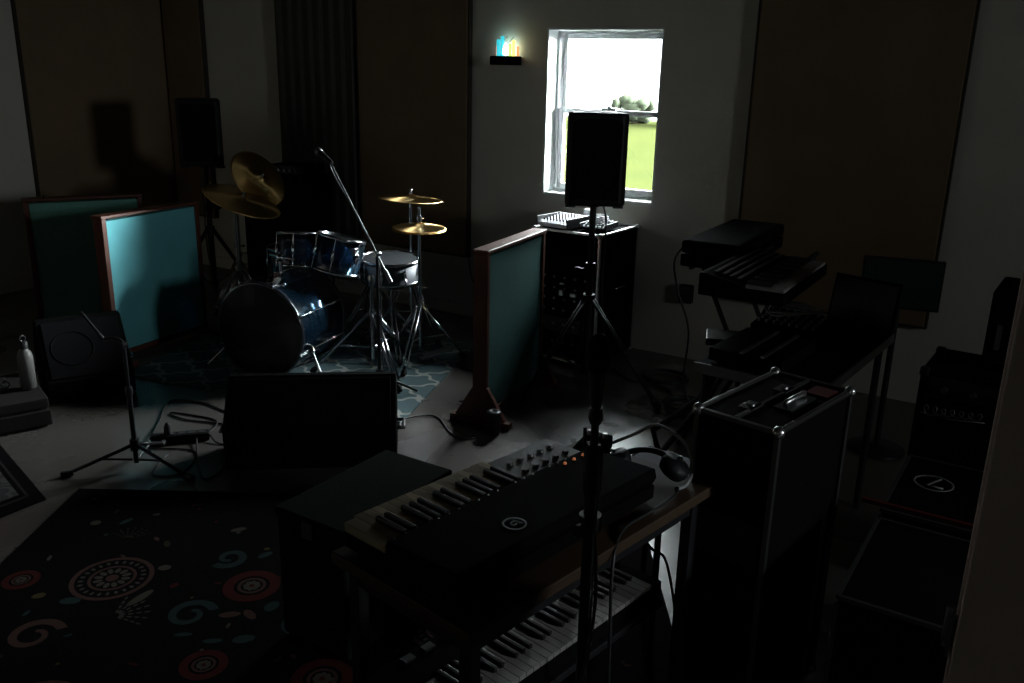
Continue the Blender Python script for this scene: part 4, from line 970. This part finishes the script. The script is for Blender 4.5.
# ------------------------------------------------------------------ upright flight case
t = thing('flight_case', 'tall black flight case with aluminium edges standing beyond the table', 'flight case', (-.575, 2.20, 0), math.radians(-10.3))
cw, cd, ch = .112, .207, .90
b = B(); b.bx((-cw+.006, -cd+.006, .02), (cw-.006, cd-.006, ch-.004)); b.build('panels', 'tolex', t, bevel=.002)
b = B()
for x in (-cw, cw):
    for y in (-cd, cd): b.box((x*.97, y*.985, ch/2+.01), (.014, .014, ch-.03))
for z in (ch-.004, .024):
    for y in (-cd, cd): b.box((0, y*.985, z), (2*cw, .014, .012))
    for x in (-cw, cw): b.box((x*.97, 0, z), (.013, 2*cd, .012))
b.build('edge_extrusion', 'aludark', t, bevel=.002)
b = B(); b.bx((-.012, -cd+.01, ch-.004), (-.003, cd-.01, ch+.003)); b.build('lid_joint', 'aludark', t)
b = B()
for x in (-cw, cw):
    for y in (-cd, cd):
        for z in (.028, ch-.004): b.ball((x*.97, y*.98, z), .016, 8)
b.build('ball_corner', 'alu', t)
b = B(); b.bx((.022, -.065, ch-.002), (.072, .075, ch+.002)); hd = b.build('handle_dish', 'blackpaint', t)
b = B(); b.tube([(.047, -.045, ch+.002), (.047, -.045, ch+.014), (.047, .055, ch+.014), (.047, .055, ch+.002)], .007); b.build('handle_bar', 'alu', hd)
b = B()
for q in (-.10, .08): b.bx((-.040, q-.03, ch-.002), (.0, q+.03, ch+.003)); b.lathe([(.012, 0), (.010, .006)], (-.02, q, ch+.002), n=12)
b.build('butterfly_latch', 'aludark', t, bevel=.001)
b = B(); b.bx((-.09, -cd-.003, .52), (.09, -cd+.006, .64)); b.build('side_handle_dish', 'blackpaint', t)
b = B(); [b.lathe([(.02, 0), (.02, .02)], (x, y, 0), n=12) for x in (-.08, .08) for y in (-.17, .17)]; b.build('foot', 'rubber', t)
b = B(); b.bx((.03, .10, ch-.003), (.09, .17, ch+.001)); b.build('sticker', 'red', t)

# ------------------------------------------------------------------ gear table behind the flight case
t = thing('gear_table', 'dark table with aluminium edge holding equipment behind the flight case', 'table', (-.83, 3.22, 0), math.radians(-4))
b = B(); b.bx((-.17, -.42, .715), (.27, .42, .745)); b.build('table_top', 'tolex', t, bevel=.003)
b = B(); b.bx((.27, -.428, .713), (.279, .42, .749)); b.bx((-.17, -.428, .713), (.27, -.42, .749)); b.build('edge_trim', 'aludark', t)
for x in (-.14, .24):
    for y in (-.38, .38):
        b = B(); b.cyl((x, y, 0), (x, y, .715), .014); b.build('leg', 'blackpaint', t)
t = thing('rack_unit', 'flat black rack unit with two metal rails on the gear table', 'rack unit', (-.855, 2.99, .7465), math.radians(-4))
b = B(); b.bx((-.13, -.15, .006), (.13, .19, .05)); b.build('case', 'synthblack', t, bevel=.003)
b = B(); b.bx((-.02, -.15, .05), (-.008, .19, .056)); b.bx((.055, -.15, .05), (.067, .19, .056)); b.build('rail', 'alu', t)
b = B(); [b.lathe([(.010, 0), (.010, .006)], (x, y, 0), n=10) for x in (-.10, .10) for y in (-.12, .15)]; b.build('foot', 'rubber', t)
t = thing('tabletop_mixer', 'small black mixer with curled leads on the gear table', 'mixer', (-.86, 3.40, .7465), math.radians(-4))
b = B(); b.prism([(-.11, 0), (.11, 0), (.11, .06), (-.11, .035)], -.13, .13, 'yz'); b.build('body', 'synthblack', t, bevel=.004)
b = B(); [b.lathe([(.007, 0), (.006, .012)], (-.11+.03*i, -.07+.035*k, .040+.004*k), n=8) for i in range(8) for k in range(5)]; b.build('knob', 'aludark', t)
b = B(); pts = [(-.87+.10*math.cos(a)*(1+.1*math.sin(3*a)), 3.40+.09*math.sin(a*1.02), .822+.02*abs(math.sin(a*.9))) for a in [k*.42 for k in range(38)]]
b.tube(smooth_path(pts, 3), .0045); tag(b.build('coiled_lead', 'greycable'), 'grey leads curled on the small black mixer', 'cable')
b = B(); pts = [(-.95+.04*math.cos(a), 3.235+.035*math.sin(a*1.1), .755+.012*abs(math.sin(a*.7))) for a in [k*.5 for k in range(30)]]; b.tube(smooth_path(pts, 3), .004); tag(b.build('coiled_lead', 'greycable'), 'short grey lead bunched between the rack unit and the black mixer', 'cable')
t = thing('laptop', 'black open laptop at the right end of the gear table', 'laptop', (-.68, 3.53, .7465), math.radians(-14))
b = B(); b.bx((-.13, -.09, 0), (.13, .09, .014)); b.build('base', 'synthblack', t, bevel=.003)
b = B(); b.box((0, .105, .105), (.27, .008, .19), rx=math.radians(-12)); l = b.build('lid', 'synthblack', t, bevel=.002); b = B(); b.box((0, .0995, .105), (.25, .001, .165), rx=math.radians(-12)); b.build('screen', mat('dark laptop screen', (.01, .016, .016), .4), l)
# synthesizer on an X stand
sy = thing('synthesizer', 'long black synthesizer with pale keys on a stand by the right wall panel', 'synthesizer', (-1.00, 3.48, .90), math.radians(1))
b = B(); b.bx((-.17, -.33, 0), (.155, .33, .045)); b.prism([(-.17, .045), (.0, .045), (.0, .058), (-.15, .085), (-.17, .085)], -.33, .33, 'xz'); b.build('body', 'synthblack', sy, bevel=.005)
keybed(sy, .005, .148, -.315, 27, .0233, .046, 'whitekey', 1)
for i in range(4):
    b = B(); b.bx((-.13+.03*i, -.28, .083-.0052*i), (-.115+.03*i, .28, .088-.0052*i)); b.build('button_strip', 'blackpaint', sy)
t = thing('instrument_case', 'black closed instrument case lying behind the pale-keyed synthesizer', 'instrument case', (-1.305, 3.96, .90), math.radians(2))
b = B(); b.bx((-.13, -.36, 0), (.13, .36, .055)); b.build('base', 'tolex', t, bevel=.008); b = B(); b.bx((-.13, -.36, .058), (.13, .36, .115)); b.build('lid', 'tolex', t, bevel=.012)
b = B(); b.tube([(.131, -.06, .055), (.155, -.055, .055), (.155, .055, .055), (.131, .06, .055)], .007); b.build('handle', 'black', t)
t = thing('keyboard_stand', 'black crossed-leg stand under the synthesizer', 'keyboard stand', (-1.21, 4.0, 0), math.radians(3))
for s in (-1, 1):
    for y in (-.20, .30):
        b = B(); b.tube([(s*.22, y+s*.012, .012), (-s*.20, y+s*.012, .888)], .012); b.build('leg', 'blackpaint', t)
b = B(); [b.cyl((x, y0, z), (x, .34, z), .012) for x, z, y0 in ((-.22, .013, -.24), (.22, .013, -.24), (-.20, .887, -.33), (.20, .887, -.70))]; b.build('cross_bar', 'blackpaint', t)
b = B(); b.cyl((0, -.22, .45), (0, .32, .45), .014); b.build('pivot', 'aludark', t)
b = B(); b.tube(smooth_path([(-1.48, 4.02, .94), (-1.54, 4.0, .93), (-1.60, 3.98, .84), (-1.56, 3.95, .70), (-1.50, 3.98, .5), (-1.53, 4.05, .2), (-1.45, 4.1, .04), (-1.3, 4.3, .01)]), .005); tag(b.build('cable', 'cable'), 'black cable drooping off the left end of the synthesizer', 'cable')
# leg frame beside the cloth (small folding stand)
t = thing('folding_stand', 'black bent-leg folding stand between the cable coil and the flight case', 'stand', (-1.24, 3.50, 0), math.radians(20))
b = B(); b.tube([(-.16, .12, .014), (-.20, .16, .12), (.0, .05, .34), (.10, .0, .62)], .014); b.build('leg', 'blackpaint', t); b = B(); b.tube([(-.10, -.16, .014), (-.15, -.10, .12), (.0, -.05, .34), (.10, .0, .62)], .014); b.build('leg', 'blackpaint', t)
b = B(); b.bx((-.0, -.08, .62), (.20, .08, .65)); b.build('top_plate', 'blackpaint', t, bevel=.004); b = B(); b.cyl((.14, 0, .62), (.17, 0, .012), .012); b.build('rear_leg', 'blackpaint', t)
# dim monitor by the gear table
t = thing('computer_monitor', 'dim flat monitor standing behind the gear table', 'monitor', (-.62, 4.25, 0), math.radians(12))
b = B(); b.bx((-.17, -.012, .70), (.17, .012, .93)); b.build('housing', 'blackpaint', t, bevel=.004); b = B(); b.bx((-.16, -.014, .712), (.16, -.012, .92)); b.build('screen', mat('switched off screen', (.012, .022, .022), .35), t)
b = B(); b.cyl((0, .012, .02), (0, .012, .80), .014); b.build('post', 'blackpaint', t); b = B(); b.lathe([(.13, 0), (.13, .012), (.02, .03)], (0, .012, 0), n=28); b.build('foot', 'blackpaint', t)

# ------------------------------------------------------------------ amplifiers on the right
def combo(label, loc, rz, w, d, h, logo=None):
    t = thing('guitar_amplifier', label, 'amplifier', loc, rz, None)
    b = B(); b.bx((-w/2, -d/2, .02), (w/2, d/2, h)); b.build('cabinet', 'tolex', t, bevel=.012)
    b = B(); b.bx((-w/2+.03, -d/2-.008, .05), (w/2-.03, -d/2+.0, h-.10)); b.build('grille_cloth', 'grille', t, bevel=.003)
    b = B(); b.bx((-w/2+.03, -d/2-.005, h-.09), (w/2-.03, -d/2, h-.02)); p = b.build('control_panel', 'blackpaint', t, bevel=.002)
    for k in range(7):
        b = B(); b.lathe([(.011, 0), (.009, .016)], (-w/2+.08+k*(w-.16)/6, -d/2-.005, h-.055), (0, -1, 0), 12); b.build('knob', 'aludark', p)
    b = B(); b.tube([(-.09, 0, h), (-.085, 0, h+.018), (.085, 0, h+.018), (.09, 0, h)], .008); b.build('handle', 'black', t)
    b = B(); [b.box((x, y, z), (.03, .03, .03)) for x in (-w/2+.012, w/2-.012) for y in (-d/2+.012, d/2-.012) for z in (.034, h-.012)]; b.build('corner_guard', 'black', t, bevel=.006)
    b = B(); [b.lathe([(.02, 0), (.02, .022)], (x, y, 0), n=12) for x in (-w*.4, w*.4) for y in (-d*.35, d*.35)]; b.build('foot', 'rubber', t)
    return t
a1 = combo('black guitar amplifier with a pale script logo near the right wall', (-.01, 3.18, 0), math.radians(-2), .66, .30, .80)
# handwriting-like script badge (illegible looping strokes)
b = B(); pts = []
for k in range(60):
    q = k/59; a = q*2*PI*6.5; pts.append((-.30+.17*q+.012*math.cos(a), -.161, .665+.012*math.sin(a)*(1.5 if k < 12 else 1)+.012*q))
b.tube(pts, .0022, 6); b.tube([(-.31, -.161, .655), (-.22, -.161, .650), (-.12, -.161, .662)], .0018, 6); b.build('script_badge', 'script', a1)
t = thing('amplifier_head', 'black amplifier head with upright light bars on the right-hand stack', 'amplifier', (.12, 3.24, .83), math.radians(-2))
b = B(); b.bx((-.30, -.13, .008), (.30, .13, .24)); b.build('case', 'tolex', t, bevel=.01)
b = B(); [b.bx((-.27+.045*i, -.137, .05), (-.255+.045*i, -.13, .13)) for i in range(12)]; b.build('vent_bar', 'aludark', t)
b = B(); b.tube([(-.09, 0, .24), (-.085, 0, .258), (.085, 0, .258), (.09, 0, .24)], .008); b.build('handle', 'black', t)
b = B(); [b.lathe([(.014, 0), (.014, .009)], (x, y, 0), n=10) for x in (-.25, .25) for y in (-.1, .1)]; b.build('foot', 'rubber', t)
t = thing('equipment_bag', 'black soft bag slumped on top of the right-hand amplifier head', 'bag', (.17, 3.24, 1.09), math.radians(-2))
b = B(); b.prism([(-.22, 0), (.26, 0), (.26, .20), (.16, .30), (.02, .24), (-.14, .09)], -.12, .12, 'xz'); b.build('body', 'carpetbox', t, bevel=.03)
b = B(); b.tube(smooth_path([(-.08, -.123, .10), (0, -.14, .14), (.12, -.14, .2), (.18, -.123, .2)]), .008); b.build('strap', 'black', t)
def trunk(label, loc, w, d, h, emblem):
    t = thing('road_trunk', label, 'road case', loc, 0)
    b = B(); b.bx((-w/2, -d/2, .02), (w/2, d/2, h-.07)); b.build('body', 'tolex', t, bevel=.004)
    b = B(); b.bx((-w/2, -d/2, h-.066), (w/2, d/2, h)); b.build('lid', 'tolex', t, bevel=.004)
    b = B()
    for x in (-w/2, w/2):
        b.box((x, 0, h-.003), (.010, d, .010)); b.box((x, 0, h-.068), (.008, d, .010))
        for y in (-d/2, d/2): b.box((x, y, h/2), (.010, .010, h-.04))
    for y in (-d/2, d/2): b.box((0, y, h-.003), (w, .010, .010))
    b.build('edge_trim', mat('dull grey edging', (.045, .045, .045), .5, .6), t)
    if emblem:
        b = B(); b.lathe([(.055, 0), (.055, .0015), (.047, .0015), (.047, 0)], (-w/2+.09, .04, h), n=32)
        b.tube([(-w/2+.065, .07, h+.001), (-w/2+.105, .075, h+.001), (-w/2+.075, .01, h+.001), (-w/2+.12, .012, h+.001)], .004, 6); b.build('emblem', 'greyemblem', t)
    b = B(); b.bx((-w/2-.006, -.04, h-.10), (-w/2, .04, h-.04)); b.build('latch', 'aludark', t)
    b = B(); [b.lathe([(.02, 0), (.02, .022)], (x, y, 0), n=12) for x in (-w*.4, w*.4) for y in (-d*.4, d*.4)]; b.build('foot', 'rubber', t)
trunk('black road trunk with a round emblem on its lid, before the script amplifier', (-.055, 2.56, 0), .50, .42, .60, True)
trunk('plain black road trunk nearest the camera at the right', (-.060, 2.10, 0), .49, .44, .585, False)
b = B(); b.bx((-.30, -.006, 0), (.22, .006, .012)); tag(b.build('wooden_strip', 'red', loc=(-.06, 2.365, .6005)), 'dark red strip lying across the lid of the emblem trunk edge', 'strip')
# tangle between the flight case and the trunks
b = B(); pts = []
for k in range(46):
    a = k*.62; pts.append((-.355+.05*math.cos(a)*(1+.2*math.sin(a*.31)), 2.50+.10*math.sin(a*.93), .012+.006*(k % 7)+.03*abs(math.sin(k*.4))))
b.tube(smooth_path(pts, 3), .005); tag(b.build('cable_tangle', 'cable'), 'tangle of black cable on the floor beside the road trunks', 'cable')

# ------------------------------------------------------------------ sky and window daylight
w = bpy.data.worlds.new('overcast sky'); sc.world = w; w.use_nodes = True
nt = w.node_tree; N = nt.nodes; L = nt.links
bg = N['Background']
tc = N.new('ShaderNodeTexCoord'); nrm = N.new('ShaderNodeVectorMath'); nrm.operation = 'NORMALIZE'; L.new(tc.outputs['Generated'], nrm.inputs[0])
def lobe(direction, power, gain):
    dt = N.new('ShaderNodeVectorMath'); dt.operation = 'DOT_PRODUCT'; L.new(nrm.outputs[0], dt.inputs[0]); dt.inputs[1].default_value = V(direction).normalized()
    return mth(N, L, 'MULTIPLY', mth(N, L, 'POWER', mth(N, L, 'MAXIMUM', dt.outputs['Value'], 0.0), power), gain)
glow = lobe((.76, .59, .26), 15.0, 170.0)       # sun behind thin cloud
high = lobe((-.05, .70, .72), 9.0, 20.0)       # bright upper sky
side_beam = lobe((.98, -.19, .08), 60.0, 4.5)   # narrow lobe added to brighten the left wall through the second window
tot = mth(N, L, 'ADD', mth(N, L, 'ADD', mth(N, L, 'ADD', glow, high), side_beam), 1.45)
L.new(tot, bg.inputs['Strength']); bg.inputs['Color'].default_value = (0.90, 0.97, 1.0, 1)
# portal: only guides the sampling of the sky through the window opening
def portal(loc, rot, w_, h_):
    ld = bpy.data.lights.new('window portal', 'AREA'); ld.shape = 'RECTANGLE'; ld.size = w_; ld.size_y = h_; ld.cycles.is_portal = True
    lo = bpy.data.objects.new('window_portal', ld); COL.objects.link(lo); lo.location = loc; lo.rotation_euler = rot
portal(((WX0+WX1)/2, YB+.215, (WZ0+WZ1)/2), (math.radians(-90), 0, 0), W-.02, Hh-.02)
portal((XR+.215, (VY0+VY1)/2, (VZ0+VZ1)/2), (math.radians(-90), 0, math.radians(-90)), VY1-VY0-.02, VZ1-VZ0-.02)

# ------------------------------------------------------------------ camera
cam = bpy.data.cameras.new('camera'); co = bpy.data.objects.new('camera', cam); COL.objects.link(co)
cam.sensor_fit = 'HORIZONTAL'; cam.sensor_width = 36; cam.lens = 890/1024*36; cam.clip_start = .02; cam.clip_end = 300
P_, RO, YAW = math.radians(17.0), math.radians(1.32), math.radians(32.3)
Rr = V((math.cos(YAW), math.sin(YAW), 0)); Fh = V((-math.sin(YAW), math.cos(YAW), 0)); U = V((0, 0, 1))
Fw = Fh*math.cos(P_)-U*math.sin(P_); Up = U*math.cos(P_)+Fh*math.sin(P_)
CX = Rr*math.cos(RO)+Up*math.sin(RO); CY = Up*math.cos(RO)-Rr*math.sin(RO)
mw = Matrix((CX, CY, -Fw)).transposed().to_4x4(); mw.translation = V((0, 0, 1.7)); co.matrix_world = mw
sc.camera = co
sc.view_settings.view_transform = 'Standard'; sc.view_settings.look = 'None'; sc.view_settings.gamma = 1; sc.view_settings.use_curve_mapping = False
sc.view_settings.exposure = 2.7
sc.cycles.max_bounces = 8; sc.cycles.transparent_max_bounces = 16; sc.cycles.use_denoising = True
sc.cycles.caustics_reflective = False; sc.cycles.caustics_refractive = False
